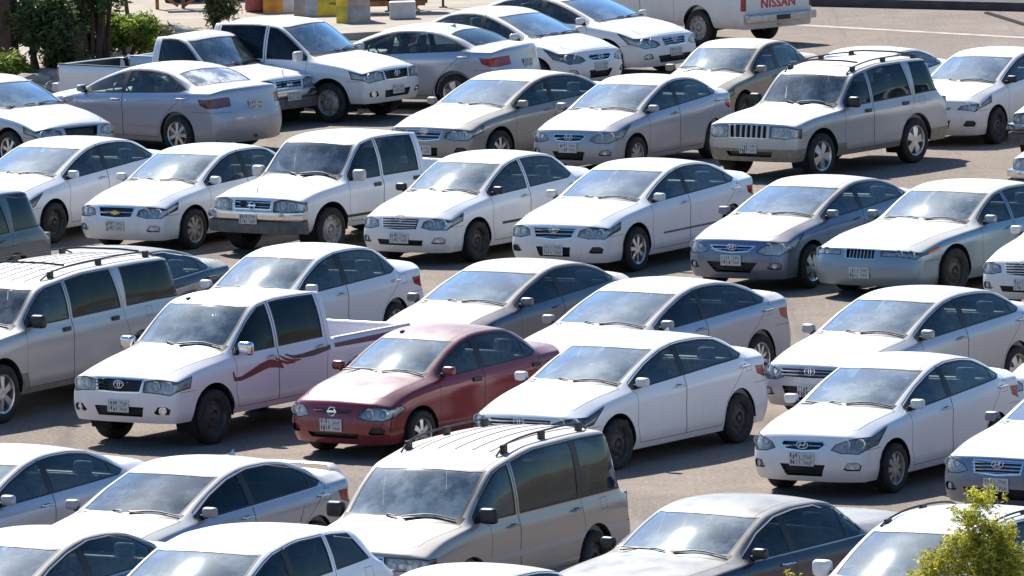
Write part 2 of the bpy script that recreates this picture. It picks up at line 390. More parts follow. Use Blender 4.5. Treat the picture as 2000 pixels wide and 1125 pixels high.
        for rear in (False,True):
            ii=-1 if rear else 0; b=st[ii][1]
            Fr=[]
            for k,w_ in enumerate(ws):
                row=[s.F(u,w_,rear,b) for u in us]
                if k==0: row=G[ii][:]
                row[-1]=Sd[ii][k]; Fr.append(row)
            for k in range(len(ws)-1):
                for j in range(len(us)-1):
                    q=(Fr[k][j],Fr[k+1][j],Fr[k+1][j+1],Fr[k][j+1]); quad(*(reversed(q) if rear else q))
        me=bpy.data.meshes.new('tmp'); me.from_pydata([tuple(v) for v in vs],[],fs)
        o=bpy.data.objects.new('tmp',me); COL.objects.link(o)
        md=o.modifiers.new('s','SUBSURF'); md.levels=1; md.render_levels=1; md.boundary_smooth='PRESERVE_CORNERS'
        dg=bpy.context.evaluated_depsgraph_get(); ev=o.evaluated_get(dg); m2=bpy.data.meshes.new_from_object(ev)
        bm=bmesh.new(); bm.from_mesh(m2); bpy.data.objects.remove(o); bpy.data.meshes.remove(me); bpy.data.meshes.remove(m2)
        bmesh.ops.recalc_face_normals(bm,faces=bm.faces)
        # ensure outward
        f=max(bm.faces,key=lambda f:f.calc_center_median().y)
        if f.normal.y<0: bmesh.ops.reverse_faces(bm,faces=bm.faces)
        bm.normal_update()
        ref=bm.copy(); bmesh.ops.triangulate(ref,faces=ref.faces); ref.normal_update(); ref.faces.ensure_lookup_table()
        s.ref=ref; s.bvh=BVHTree.FromBMesh(ref)
        bmesh.ops.bisect_plane(bm,geom=bm.verts[:]+bm.edges[:]+bm.faces[:],dist=1e-5,plane_co=(0,0,0),plane_no=(0,-1,0),clear_outer=True)
        for v in bm.verts:
            if abs(v.co.y)<2e-4: v.co.y=0
        s.bm=bm; s.lay=bm.faces.layers.int.new('tag')
        bm.normal_update(); return s
    def nrm(s,co):
        loc,n,i,dist=s.bvh.find_nearest(co)
        f=s.ref.faces[i]; a,b,c=f.verts
        q=barycentric_transform(loc,a.co,b.co,c.co,a.normal,b.normal,c.normal)
        q=q.normalized() if q.length>1e-6 else n
        if abs(co.y)<1e-4: q.y=0; q.normalize()
        return q
    def front(s,y,z,rear=False):
        """x of the surface seen from the front"""
        o=Vector((-6,y,z)) if rear else Vector((6,y,z)); h=s.bvh.ray_cast(o,Vector((1,0,0)) if rear else Vector((-1,0,0)))
        return h[0].x if h[0] else (s.x0-s.L if rear else s.x0)
    def side(s,x,z):
        h=s.bvh.ray_cast(Vector((x,4,z)),Vector((0,-1,0))); return h[0].y if h[0] else s.hw0
    def up(s,x,y):
        h=s.bvh.ray_cast(Vector((x,y,5)),Vector((0,0,-1))); return h[0].z if h[0] else 1
def inside(p,poly):
    c=False; n=len(poly)
    for i in range(n):
        a,b=poly[i],poly[i-1]
        if (a[1]>p[1])!=(b[1]>p[1]) and p[0]<(b[0]-a[0])*(p[1]-a[1])/(b[1]-a[1])+a[0]: c=not c
    return c
def inset(poly,d):
    n=len(poly); ar=sum(poly[i-1][0]*poly[i][1]-poly[i][0]*poly[i-1][1] for i in range(n))
    sg=1 if ar>0 else -1; out=[]
    for i in range(n):
        a,b,c=Vector(poly[i-1]),Vector(poly[i]),Vector(poly[(i+1)%n])
        e1=(b-a).normalized(); e2=(c-b).normalized()
        n1=Vector((-e1.y,e1.x))*sg; n2=Vector((-e2.y,e2.x))*sg
        m=n1+n2; k=m.length_squared
        out.append(tuple(b+(m*(2*d/k) if k>.3 else n1*d)))
    return out
def cut2d(sh,poly,A,B,D,tagin,only,thr=.12,zone=None):
    bm,lay=sh.bm,sh.lay; n=len(poly)
    xs=[p[0] for p in poly]; ys=[p[1] for p in poly]; bb=(min(xs)-.01,max(xs)+.01,min(ys)-.01,max(ys)+.01)
    def fb(f):
        X=[v.co.dot(A) for v in f.verts]; Y=[v.co.dot(B) for v in f.verts]; return min(X),max(X),min(Y),max(Y)
    cand=set()
    for f in bm.faces:
        if f[lay] in only and f.normal.dot(D)>thr:
            if zone and not zone(f.calc_center_median()): continue
            a,b,c,d=fb(f)
            if a<bb[1] and b>bb[0] and c<bb[3] and d>bb[2]: cand.add(f)
    for i in range(n):
        p,q=Vector(poly[i-1]),Vector(poly[i]); e=q-p
        if e.length<1e-5: continue
        no=(A*(-e.y)+B*e.x).normalized(); co=A*p.x+B*p.y
        x0,x1=min(p.x,q.x)-.004,max(p.x,q.x)+.004; y0,y1=min(p.y,q.y)-.004,max(p.y,q.y)+.004
        sub=[]
        for f in cand:
            a,b,c,d=fb(f)
            if a<x1 and b>x0 and c<y1 and d>y0: sub.append(f)
        if not sub: continue
        ed=set(); ve=set()
        for f in sub: ed.update(f.edges); ve.update(f.verts)
        r=bmesh.ops.bisect_plane(bm,geom=list(ve)+list(ed)+sub,dist=2e-5,plane_co=co,plane_no=no)
        cand.update(g for g in r['geom'] if isinstance(g,bmesh.types.BMFace))
    k=0
    for f in cand:
        if not f.is_valid or f[lay] not in only: continue
        c=f.calc_center_median()
        if inside((c.dot(A),c.dot(B)),poly): f[lay]=tagin; k+=1
    return k
def basis(D):
    D=Vector(D).normalized(); up=Vector((0,0,1)) if abs(D.z)<.9 else Vector((1,0,0))
    A=up.cross(D).normalized(); B=D.cross(A); return A,B,D
def cut(sh,pts,D,tagin,ring=0,tagring=0,only=(0,),thr=.12,zone=None):
    A,B,D=basis(D); poly=[(p.dot(A),p.dot(B)) for p in pts]
    if ring:
        cut2d(sh,poly,A,B,D,tagring,only,thr,zone)
        cut2d(sh,inset(poly,ring),A,B,D,tagin,(tagring,),thr,zone)
    else: cut2d(sh,poly,A,B,D,tagin,only,thr,zone)
def extract(sh,tags,side,offset=0,shift=None):
    """vertices, faces, normals, tag per face for the faces carrying one of the tags; side L, R or C (both halves welded)"""
    lay=sh.lay; fl=[f for f in sh.bm.faces if f[lay] in tags]
    if not fl: return None
    ids={}; vs=[]; ns=[]; fs=[]; ft=[]
    def vid(v):
        if v not in ids:
            n=sh.nrm(v.co); ids[v]=len(vs); vs.append(v.co-n*offset+(shift or Vector())); ns.append(n)
        return ids[v]
    for f in fl: fs.append([vid(v) for v in f.verts]); ft.append(f[lay])
    if side=='L': return vs,fs,ns,ft
    mv=[Vector((v.x,-v.y,v.z)) for v in vs]; mn=[Vector((n.x,-n.y,n.z)) for n in ns]
    if side=='R': return mv,[f[::-1] for f in fs],mn,ft
    V2=list(vs); N2=list(ns); mp={}
    for i,v in enumerate(vs):
        if abs(v.y)<1e-4: mp[i]=i
        else: mp[i]=len(V2); V2.append(mv[i]); N2.append(mn[i])
    return V2,fs+[[mp[i] for i in f[::-1]] for f in fs],N2,ft+ft
# ---------------------------------------------------------------- faces (front ends) per model; F=(u,w) on the nose, S=(s,w) on the flank, T=(s,u) on top
LAMP_STD=[('F',.46,.70),('F',.49,.86),('F',.66,.955),('S',.04,.965),('S',.40,.955),('S',.26,.80),('F',.93,.67),('F',.66,.64)]
LAMP_SWEEP=[('F',.46,.70),('F',.52,.82),('F',.72,.93),('S',.14,.985),('S',.56,.985),('S',.50,.93),('S',.20,.76),('F',.88,.64),('F',.62,.63)]
LAMP_BOX=[('F',.42,.70),('F',.42,.93),('F',.80,.95),('S',.04,.95),('S',.16,.90),('S',.14,.72),('F',.8,.69)]
LAMP_SLIM=[('F',.36,.80),('F',.36,.95),('F',.78,.965),('S',.10,.955),('S',.52,.93),('S',.48,.83),('F',.9,.79)]
LAMP_OVAL=[('F',.46,.66),('F',.50,.80),('F',.62,.92),('F',.80,.955),('S',.06,.95),('S',.22,.92),('S',.24,.80),('S',.06,.68),('F',.90,.62),('F',.66,.60)]
FACES={
 'toyota':dict(lamp=LAMP_STD,grille=[(.43,.92),(.36,.64),(.0,.59)],slats=3,emblem='ovals',ez=.88,intake=[(.34,.42),(.30,.16)],plate=.34,slatmat='chrome',foggap=1),
 'corolla05':dict(lamp=LAMP_STD,grille=[(.40,.93),(.36,.66),(.0,.63)],slats=4,emblem='ovals',ez=.96,intake=[(.50,.36),(.46,.20)],plate=.40,slatmat='PAINT'),
 'corolla15':dict(lamp=LAMP_SWEEP,grille=[(.52,.90),(.50,.72),(.0,.70)],slats=2,emblem='ovals',ez=.86,intake=[(.50,.50),(.40,.12)],plate=.40,slatmat='PAINT',lampback='lampback_dark'),
 'elantra':dict(lamp=LAMP_SWEEP,grille=[(.46,.86),(.32,.70),(.0,.66)],slats=1,emblem='H',ez=.82,intake=[(.50,.44),(.34,.16)],plate=.48,slatmat='chrome'),
 'accent':dict(lamp=LAMP_SWEEP,grille=[(.34,.88),(.38,.79),(.28,.67),(.0,.64)],slats=1,emblem='H',ez=.79,intake=[(.38,.38),(.30,.12)],plate=.48,slatmat='chrome',lampback='lampback_dark'),
 'sonata':dict(lamp=LAMP_SWEEP,grille=[(.40,.94),(.36,.66),(.0,.62)],slats=4,emblem='H',ez=.86,intake=[(.55,.36),(.45,.12)],plate=.44,slatmat='chrome'),
 'optra':dict(lamp=LAMP_STD,grille=[(.42,.94),(.36,.64),(.0,.61)],slats=1,emblem='bowtie',ez=.78,intake=None,plate=.40,slatmat='chrome',rim=1),
 'rio':dict(lamp=LAMP_OVAL,grille=[(.38,.84),(.34,.74),(.0,.73)],slats=1,emblem='ring',ez=.79,intake=[(.5,.28),(.45,.14)],plate=.46,slatmat='PAINT',foggap=1),
 'marquis':dict(lamp=LAMP_SLIM,grille=[(.27,.97),(.26,.72),(.0,.71)],slats=0,vbars=9,emblem=None,ez=.9,intake=None,plate=.36,slatmat='chrome_dull',nofog=1,bumperline=1,amber=1),
 'taupe':dict(lamp=LAMP_STD,grille=[(.34,.93),(.32,.77),(.0,.76)],slats=2,emblem='ring',ez=.85,intake=[(.4,.3),(.36,.18)],plate=.42,slatmat='PAINT'),
 'yaris':dict(lamp=[('F',.52,.74),('F',.60,.86),('S',.05,.95),('S',.48,.97),('S',.34,.82),('F',.9,.72)],grille=[(.40,.80),(.36,.73),(.0,.73)],slats=1,emblem='ovals',ez=.90,intake=[(.4,.44),(.34,.2)],plate=.38,slatmat='PAINT',foggap=1),
 'hilux':dict(lamp=[('F',.44,.68),('F',.46,.92),('F',.70,.985),('S',.05,.985),('S',.36,.96),('S',.24,.74),('F',.9,.66)],grille=[(.46,.97),(.40,.66),(.0,.64)],slats=4,emblem='ovals',ez=.84,intake=[(.46,.36),(.42,.14)],plate=.36,slatmat='black',rim=1,fogring=1),
 'frontier':dict(lamp=[('F',.45,.62),('F',.45,.88),('F',.60,.96),('S',.04,.95),('S',.14,.92),('S',.12,.62),('F',.8,.60)],grille=[(.42,.92),(.40,.64),(.0,.64)],slats=2,emblem='ring',ez=.76,intake=None,plate=None,slatmat='chrome',bumper='chrome',nofog=1),
 'jeep':dict(lamp=[('F',.46,.62),('F',.46,.92),('F',.8,.94),('S',.04,.92),('S',.12,.90),('S',.12,.62),('F',.8,.61)],grille=[(.43,.94),(.43,.60),(.0,.60)],slats=0,vbars=7,emblem=None,ez=.8,intake=[(.52,.26),(.48,.12)],plate=.34,slatmat='chrome_dull',nofog=1),
 'suburban':dict(lamp=LAMP_BOX,grille=[(.42,.93),(.42,.62),(.0,.62)],slats=3,emblem='bowtie',ez=.78,intake=None,plate=.34,slatmat='chrome',nofog=1),
}
SPEC['compact15']['face']='corolla15'; SPEC['compact05']['face']='corolla05'
for a,b in (('camry','toyota'),('bmw','optra'),('van','suburban'),('crossover','sonata'),('singlecab','frontier')): SPEC[a]['face']=b
def rim_mesh(kind,r):
    mb=MB(); rr=r*.66; w=.10
    if kind in('steel','steel_s'):
        mb.lathe([(.09,rr*1.02),(.10,rr),(.085,rr*.93),(.05,rr*.88),(.05,rr*.70),(.075,rr*.55),(.078,rr*.38),(.05,rr*.30),(.05,rr*.22),(.075,rr*.16),(.08,.0)],n=32)
        for k in range(8):
            a=2*math.pi*k/8; mb.disc(rr*.075,10,1,.0,c=(math.cos(a)*rr*.79,.053,math.sin(a)*rr*.79))
        for k in range(5):
            a=2*math.pi*k/5; mb.disc(rr*.045,8,1,.0,c=(math.cos(a)*rr*.30,.054,math.sin(a)*rr*.30))
        return mb.mesh('rim',[M['steelrim' if kind=='steel' else 'alloy_dusty'],M['brake']],True)
    n={'alloy5':5,'alloy6':6,'alloy7':7,'cap8':8,'alloy10':10}[kind]
    mb.lathe([(-.08,rr*1.0),(.075,rr*1.02),(.095,rr*1.03),(.10,rr),(.09,rr*.93),(.04,rr*.90),(-.06,rr*.88)],n=36)
    mb.lathe([(-.03,rr*.9),(-.03,0)],n=24,mi=1)
    mb.lathe([(.0,rr*.30),(.072,rr*.27),(.085,rr*.20),(.08,0)],n=20)
    wd={5:.20,6:.17,7:.13,8:.15,10:.10}[n]
    for k in range(n):
        a=2*math.pi*k/n; ca,sa=math.cos(a),math.sin(a)
        def P(rad,t,y): return (ca*rad-sa*t,y,sa*rad+ca*t)
        w0,w1=wd*rr*.8,wd*rr*1.15; r0,r1=rr*.18,rr*.93
        if n==5: w0,w1=w1*.8,w1*1.3
        vs=[P(r0,-w0,.085),P(r0,w0,.085),P(r1,w1,.068),P(r1,-w1,.068),P(r0,-w0,.03),P(r0,w0,.03),P(r1,w1,.03),P(r1,-w1,.03)]
        mb.add(vs,[(0,1,2,3),(0,3,7,4),(1,5,6,2),(2,6,7,3)])
    return mb.mesh('rim',[M['alloy_dusty' if kind=='cap8' else 'alloy'],M['brake']],True,30)
_wm={}
def wheel_meshes(kind,r):
    k=(kind,round(r,3))
    if k not in _wm:
        mb=MB(); w=.105
        prof=[(-w,r*.64),(-w*1.05,r*.80),(-w*.96,r*.94),(-w*.80,r*.985),(-w*.55,r)]
        for g in (-.45,0,.45): prof+=[(w*(g-.06),r),(w*(g-.05),r*.975),(w*(g+.05),r*.975),(w*(g+.06),r)]
        prof+=[(w*.55,r),(w*.80,r*.985),(w*.96,r*.94),(w*1.06,r*.82),(w*1.0,r*.70),(w*.9,r*.64)]
        mb.lathe(prof,n=40); _wm[k]=(mb.mesh('tyre',[M['tyre']],True,50),rim_mesh(kind,r))
    return _wm[k]
def emblem_mesh(kind,sz=.075):
    mb=MB()   # in the y-z plane, facing +x
    def ell(a,b,cy=0,cz=0,t=.006,n=24): mb.tube([(0.004,cy+a*math.cos(2*math.pi*k/n),cz+b*math.sin(2*math.pi*k/n)) for k in range(n)],t,6,closed=True)
    if kind=='ovals': ell(sz,sz*.66); ell(sz*.86,sz*.2,0,sz*.36,.005); ell(sz*.24,sz*.56,0,0,.005)
    elif kind=='H':
        ell(sz,sz*.56)
        for s in(-1,1): mb.tube([(.006,s*sz*.42-.012,-sz*.34),(.006,s*sz*.42+.012,sz*.34)],.007,6)
        mb.tube([(.006,-sz*.4,-sz*.1),(.006,sz*.4,sz*.1)],.006,6)
    elif kind=='ring': ell(sz*.72,sz*.72,t=.009); mb.box((.005,0,0),(.01,sz*1.9,sz*.34))
    elif kind=='bowtie': mb.box((.004,0,0),(.012,sz*2.1,sz*.5)); mb.box((.006,0,0),(.014,sz*.8,sz*.85))
    return mb.mesh('emblem',[M['gold' if kind=='bowtie' else 'chrome']],False)
def plate_mesh(seed=0,wd=.335,ht=.155):
    rnd=random.Random(seed); mb=MB(); mb.rbox((.006,0,0),(.012,wd,ht),.005,0)
    t=.0145
    def bar(y,z,a,b): mb.add([(t,y-a/2,z-b/2),(t,y+a/2,z-b/2),(t,y+a/2,z+b/2),(t,y-a/2,z+b/2)],[(0,1,2,3)],1)
    bar(-.0,0,wd*.92,.003); bar(wd*.08,0,.003,ht*.9)
    for row in(-1,1):
        for k in range(4): 
            y=-wd*.41+k*wd*.115; z=row*ht*.24
            for q in range(2): bar(y+rnd.uniform(-.006,.006),z+rnd.uniform(-.018,.018),rnd.choice((.02,.006)),rnd.choice((.006,.04)))
            bar(y,z,.006,.045)
        for k in range(3):
            y=wd*.17+k*wd*.11; z=row*ht*.24
            bar(y-.008,z,.006,.045); bar(y+.004,z+rnd.choice((-.018,0,.018)),.024,.006); bar(y+.010,z+rnd.uniform(-.01,.01),.006,.025)
    return mb.mesh('license_plate',[M['plate'],M['ink']])
def text_mesh(s,size,mat,depth=.004):
    c=bpy.data.curves.new('t','FONT'); c.body=s; c.size=size; c.align_x='CENTER'; c.align_y='CENTER'; c.extrude=depth; c.offset=.004; c.space_character=1.08
    o=bpy.data.objects.new('t',c); COL.objects.link(o); dg=bpy.context.evaluated_depsgraph_get()
    me=bpy.data.meshes.new_from_object(o.evaluated_get(dg)); bpy.data.objects.remove(o); bpy.data.curves.remove(c)
    me.materials.clear(); me.materials.append(mat); return me
def lerp(a,b,t): return a+(b-a)*t
# ---------------------------------------------------------------- builder: returns a list of part records
def build_model(model,o):
    """o: options. record = dict(name, mesh, parent(index or None), loc, rot)"""
    d=dict(SPEC[model]); d.update(o.get('spec',{})); sh=Shell(d).build(); f=dict(FACES[d.get('face',model) if d.get('face',model) in FACES else 'toyota']); f.update(o.get('face',{}))
    L,hw,H,fo,wb,r=d['L'],d['W']/2,d['H'],d['fo'],d['wb'],d['r']; sc,sh_,sr,sb=d['sc'],d['sh'],d['sr'],d['sb']; ra=fo+wb; kind=sh.kind; zbot=sh.zbot; x0=sh.x0
    X=Vector((1,0,0)); Y=Vector((0,1,0)); Z=Vector((0,0,1)); recs=[]
    def rec(name,mesh,parent=None,loc=None,rot=None,label=None):
        recs.append(dict(name=name,mesh=mesh,parent=parent,loc=loc,rot=rot,label=label)); return len(recs)-1
    def pt(a):
        return sh.F(a[1],a[2]) if a[0]=='F' else sh.S(a[1],a[2]) if a[0]=='S' else sh.F(a[1],a[2],True,bed) if a[0]=='R' else sh.T(a[1],a[2])
    bed='gate' if kind=='pickup' else False
    sd=lambda s,z: Vector((x0-s,0,z))
    if kind=='pickup': d.setdefault('bpillar','body')
    end=d.get('cab',L)
    # arches
    for cx in (fo,ra):
        R_=r+d.get('arch',.055 if kind=='sedan' else .075)
        cut(sh,[sd(cx+R_*math.cos(2*math.pi*k/28)*1.0,r+.01+R_*math.sin(2*math.pi*k/28)) for k in range(28)],Y,19,only=(0,),thr=.02)
        cut(sh,[sd(cx-R_*.98,r),sd(cx+R_*.98,r),sd(cx+R_*.90,0),sd(cx-R_*.90,0)],Y,19,only=(0,),thr=-.3)
    # windscreen
    cut(sh,[sh.T(sc+.02,-.2),sh.T(sc+.02,0),sh.T(sc+.04,.3),sh.T(sc+.09,.52),sh.T(sc+.18,.665),sh.T(lerp(sc+.18,sh_+.1,.5),.675),sh.T(sh_+.10,.665),sh.T(sh_+.03,.5),sh.T(sh_-.01,.25),sh.T(sh_-.02,0),sh.T(sh_-.02,-.2)],(.45,0,.9),5,.028,11)
    # side glass
    top=lambda s: sh.zr(s)-.030; bot=lambda s: sh.zb(s)+d.get('sill',.022)
    s1=sc+.1
    while top(s1)<bot(s1)+.05: s1+=.01
    sB=d.get('sB',fo+wb*.545 if kind!='pickup' else (fo+wb*.44 if d['cab']>3 else d['cab']-.16))
    if kind=='sedan': sT,sE=d.get('sT',sr-.02),d.get('sE',sb-.25)
    elif kind=='wagon': sT,sE=d.get('sT',ra-.42),d.get('sE',ra-.40)
    else: sT=sE=d['cab']-.16
    def winpoly(a,b,slant=0,frontpt=False,rear=None):
        n=5; up=[]; 
        for k in range(n+1):
            s=lerp(a+(.06 if frontpt else 0),(rear[0] if rear else b+slant),k/n)
            if k==0 and frontpt: s=a+.02
            up.append(sd(s,max(top(s),bot(s)+.02)))
        e_=rear[1] if rear else b; lo=([sd(e_,bot(e_)+.045),sd(e_-.16,bot(e_-.16))] if rear and kind=='sedan' else [sd(e_,bot(e_))])+[sd(lerp(a,b,.5),bot(lerp(a,b,.5))),sd(a,bot(a))]
        return up+lo
    wins=[]
    zf=lambda c:c.z>.5 and c.x<x0-s1+.02
    g=.038
    single=(kind=='pickup' and d['cab']<3)
    cut(sh,winpoly(s1,sB-(g if not single else 0),frontpt=True),Y,8,.020,11,zone=zf); 
    if not single: cut(sh,winpoly(sB+g,sE,rear=(sT,sE)),Y,9,.020,11,zone=zf)
    if d.get('cargo'): 
        a,b0,b1=d['cargo']; cut(sh,winpoly(a,b1,rear=(b0,b1)),Y,10,.022,11,zone=zf)
    if d.get('bpillar','black')=='black' and not single:
        cut(sh,[sd(sB-g,bot(sB)),sd(sB-g,top(sB)),sd(sB+g,top(sB)),sd(sB+g,bot(sB))],Y,20,zone=zf)
    if d.get('cblack'): a=d['cargo'][0]; cut(sh,[sd(sE,bot(sE)),sd(sT,top(sT)),sd(a,top(a)),sd(a,bot(a))],Y,20,zone=zf)
    cut(sh,[sd(s1-.03,bot(s1)-.004),sd(s1+.02,top(s1+.06)+.02),sd(s1+.17,top(s1+.17)+.02),sd(s1+.17,bot(s1)-.004)],Y,20,only=(8,11),zone=zf)
    if kind=='sedan' and d.get('quarter',1):
        q=sE-d.get('qx',.30); cut(sh,[sd(q,bot(q)-.01),sd(q,top(q)+.01),sd(q+.022,top(q)+.01),sd(q+.022,bot(q)-.01)],Y,20,only=(9,),zone=zf)
    # rear glass
    if kind=='sedan':
        cut(sh,[sh.T(sr+.06,-.2),sh.T(sr+.06,0),sh.T(sr+.08,.4),sh.T(sr+.12,.66),sh.T(sb-.12,.675),sh.T(sb-.07,.50),sh.T(sb-.05,0),sh.T(sb-.05,-.2)],(-.45,0,.9),7,.024,11)
    elif kind=='wagon':
        zt,zl=d['zr']-.10,d['zb']+.02; yr_=sh.yr(sr)-.05
        cut(sh,[Vector((0,-.2,zt)),Vector((0,.0,zt)),Vector((0,yr_,zt-.02)),Vector((0,yr_+.06,zl+.02)),Vector((0,0,zl)),Vector((0,-.2,zl))],(-1,0,0),7,.03,11,thr=.3,zone=lambda c:c.x<x0-sr+.2)
    else:
        zt,zl=d['zr']-.10,d['bedz']+.10
        cut(sh,[Vector((0,-.2,zt)),Vector((0,.50,zt)),Vector((0,.56,zl)),Vector((0,-.2,zl))],(-1,0,0),7,.02,11,thr=.5,zone=lambda c:abs(c.x-(x0-d['cab']))<.1)
    # lamps
    cut(sh,[pt(a) for a in f['lamp']],(.64,.62,.35),12,.010,18,thr=.08,zone=lambda c:c.x>x0-fo)
    if f.get('amber'): cut(sh,[sh.S(.20,.93),sh.S(.54,.91),sh.S(.50,.82),sh.S(.18,.82)],(.3,.9,.1),22,only=(12,18),thr=.0)
    # grille
    gp=[(-.2,f['grille'][0][1])]+[(0,f['grille'][0][1])]+f['grille']+[(-.2,f['grille'][-1][1])]
    cut(sh,[sh.F(*q) for q in gp],X,13,.018 if f.get('rim') or f.get('slats') else .008,23 if f['slatmat']!='PAINT' else 18,thr=.15,zone=lambda c:c.x>x0-.6)
    if f['intake']:
        a,b=f['intake']; cut(sh,[sh.F(-.2,a[1]),sh.F(0,a[1]),sh.F(*a),sh.F(*b),sh.F(0,b[1]),sh.F(-.2,b[1])],X,14,.006,18,thr=.15,zone=lambda c:c.x>x0-.6)
    fogc=None
    if not f.get('nofog'):
        fogc=(.80,.36) if kind=='sedan' else (.78,.30)
        c=sh.F(*fogc); dv=Vector((.8,.55,0)).normalized(); A,B,_=basis(dv)
        cut(sh,[c+A*(x*.11)+B*(z*.05) for x,z in ((-1,-.6),(-.5,1),(.5,1),(1,.3),(.8,-1),(-.6,-1))],dv,16,.005,18,thr=.1,zone=lambda c:c.x>x0-.7)
    # tail lamps
    if kind=='sedan':
        tl=d.get('tail_poly',[('R',.60,.68),('R',.62,.85),('S',L-.03,.87),('S',L-.28,.88),('S',L-.19,.76),('S',L-.03,.69),('R',.9,.68)])
        cut(sh,[pt(a) for a in tl],(-.62,.72,.15),15,.006,18,thr=.08,zone=lambda c:c.x<x0-L+1)
    else:
        tl=[('R',.90,.55),('R',.90,.93),('S',L-.005,.94),('S',L-.06,.93),('S',L-.06,.55)]
        if kind=='wagon' and d.get('hightail'): 
            zt=d['hightail']; yy=hw*.93; tl=None
            cut(sh,[Vector((x0-L+.02,yy-.08,zt[0])),Vector((x0-L+.02,yy-.10,zt[1])),Vector((x0-L+.22,yy,zt[1])),Vector((x0-L+.16,yy+.02,zt[0]))],(-.6,.75,0),15,.006,18,thr=.05,zone=lambda c:c.x<x0-L+.6)
        if tl: cut(sh,[pt(a) for a in tl],(-.6,.75,0),15,.006,18,thr=.05,zone=lambda c:c.x<x0-L+.6)
    # cladding / side mouldings
    if d.get('clad'):
        cut(sh,[sd(-.3,-.2),sd(-.3,d['clad']),sd(L+.3,d['clad']),sd(L+.3,-.2)],Y,21,thr=-.9)
    for (a,b,z0,z1,mt) in d.get('mould',[]):
        cut(sh,[sd(a,z0),sd(a,z1),sd(b,z1),sd(b,z0)],Y,mt)
    # doors
    z0=zbot+.075; sD=max(s1-.07,fo+r+.10); dtop=lambda s: sh.zr(s)-.010
    only=(0,21)
    up=[sd(lerp(s1+.04,sB,k/5),dtop(lerp(s1+.04,sB,k/5))) for k in range(6)]
    cut(sh,[sd(sD+.05,z0),sd(sD,z0+.2),sd(sD,sh.zb(sD)-.03),sd(s1-.02,sh.zb(s1)+.03)]+up+[sd(sB,z0)],Y,1,.0075,18,only=only,zone=lambda c:c.x<x0-sD+.05)
    if not single:
        dz=d.get('doorback',None)
        a_=r+.085
        if kind=='pickup': back=[sd(sE+.05,dtop(sE)),sd(sE+.06,sh.zb(sE)),sd(sE+.04,z0)]
        else:
            arc_=[sd(ra-a_*math.cos(t),r+a_*math.sin(t)) for t in (R(55),R(30),R(5))]
            back=[sd(sT+.03,dtop(sT)),sd(sE+.05,sh.zb(sE)+.03),sd(min(sE+.04,ra+.1),sh.zb(sE)-.10)]+arc_+[sd(ra-a_-.02,z0)]
        up=[sd(lerp(sB,sT,k/5),dtop(lerp(sB,sT,k/5))) for k in range(5)]
        cut(sh,[sd(sB,z0)]+up+back,Y,2,.0075,18,only=only,zone=lambda c:c.x<x0-sD+.05)
    # roof seams
    q_=[(lerp(sh_+.06,(sr if kind!='pickup' else d['cab'])-.02,k/6)) for k in range(7)]; ud=.60 if kind=='sedan' else .62
    cut(sh,[sh.T(s_,ud) for s_ in q_]+[sh.T(s_,ud+.008) for s_ in q_[::-1]],Z,18,thr=.3)
    # hood and boot lid
    cut(sh,[sh.T(.035,-.2),sh.T(.035,.35),sh.T(.06,.58),sh.T(.22,.74),sh.T(.5,.755),sh.T(sc*.75,.76),sh.T(sc+.06,.77),sh.T(sc+.02,.5),sh.T(sc-.03,.2),sh.T(sc-.04,-.2)],Z,3,.0075,18,thr=.15)
    cut(sh,[sh.T(sc-.045,-.2),sh.T(sc-.045,.1),sh.T(sc-.02,.4),sh.T(sc+.07,.70),sh.T(sc+.2,.70),sh.T(sc+.2,-.2)],Z,20,thr=.1)
    if kind=='sedan': cut(sh,[sh.T(sb-.01,-.2),sh.T(sb,.45),sh.T(sb+.02,.66),sh.T(L-.20,.68),sh.T(L-.02,.60),sh.T(L-.02,-.2)],Z,4,.0075,18,thr=.15)
    if kind=='wagon':
        zt,zl=d['zr']-.03,.62; cut(sh,[Vector((0,-.2,zt)),Vector((0,.50*hw,zt)),Vector((0,.70*hw,zt-.06)),Vector((0,.84*hw,d['zb'])),Vector((0,.84*hw,zl)),Vector((0,-.2,zl))],(-1,0,0),4,.006,18,thr=.25,zone=lambda c:c.x<x0-sr+.3)
    # front bumper seam, fuel flap
    if kind!='pickup' or f.get('bumper') is None:
        zs=lerp(zbot,sh.zb(.3),.66); cut(sh,[sd(.2,zs),sd(.2,zs+.006),sd(fo-r-.03,zs+.006),sd(fo-r-.03,zs)],Y,18,thr=.3,zone=lambda c:c.x>x0-fo)
    zs=lerp(zbot,sh.zb(L-.4),.62)
    if kind=='sedan': cut(sh,[sd(ra+r+.05,zs),sd(ra+r+.05,zs+.006),sd(L-.1,zs+.006),sd(L-.1,zs)],Y,18,thr=.2,zone=lambda c:c.x<x0-ra)
    fx=ra+.15 if kind=='sedan' else ra+.1; fz=sh.zb(fx)-.15
    if d.get('fuel',1) and kind!='pickup': cut(sh,[sd(fx,fz),sd(fx,fz+.13),sd(fx+.15,fz+.13),sd(fx+.15,fz)],Y,17,.005,18)
    # creases: none; assemble
    bt=(0,11,17,18,20,21,23,24,25,22,26); mats=[M['PAINT'],M['seal'],M['gap'],M['black'],d.get('cladmat') and M[d['cladmat']] or M['trim_grey'],M['chrome'],M['amber'],M['trim_grey'],M['gap2'],M['band']]
    mi={0:0,17:0,11:1,18:8 if o.get('light',1) else 2,20:3,21:4,23:5 if f.get('slats') or f.get('vbars') else 3,22:6,24:7,25:3,26:9,1:0,2:0,3:0,4:0}
    E=extract(sh,bt,'C'); body=rec('body',mesh_from('body',E[0],E[1],mats,[mi[t] for t in E[3]],True,E[2]))
    if model=='hilux' and o.get('decal'): pass
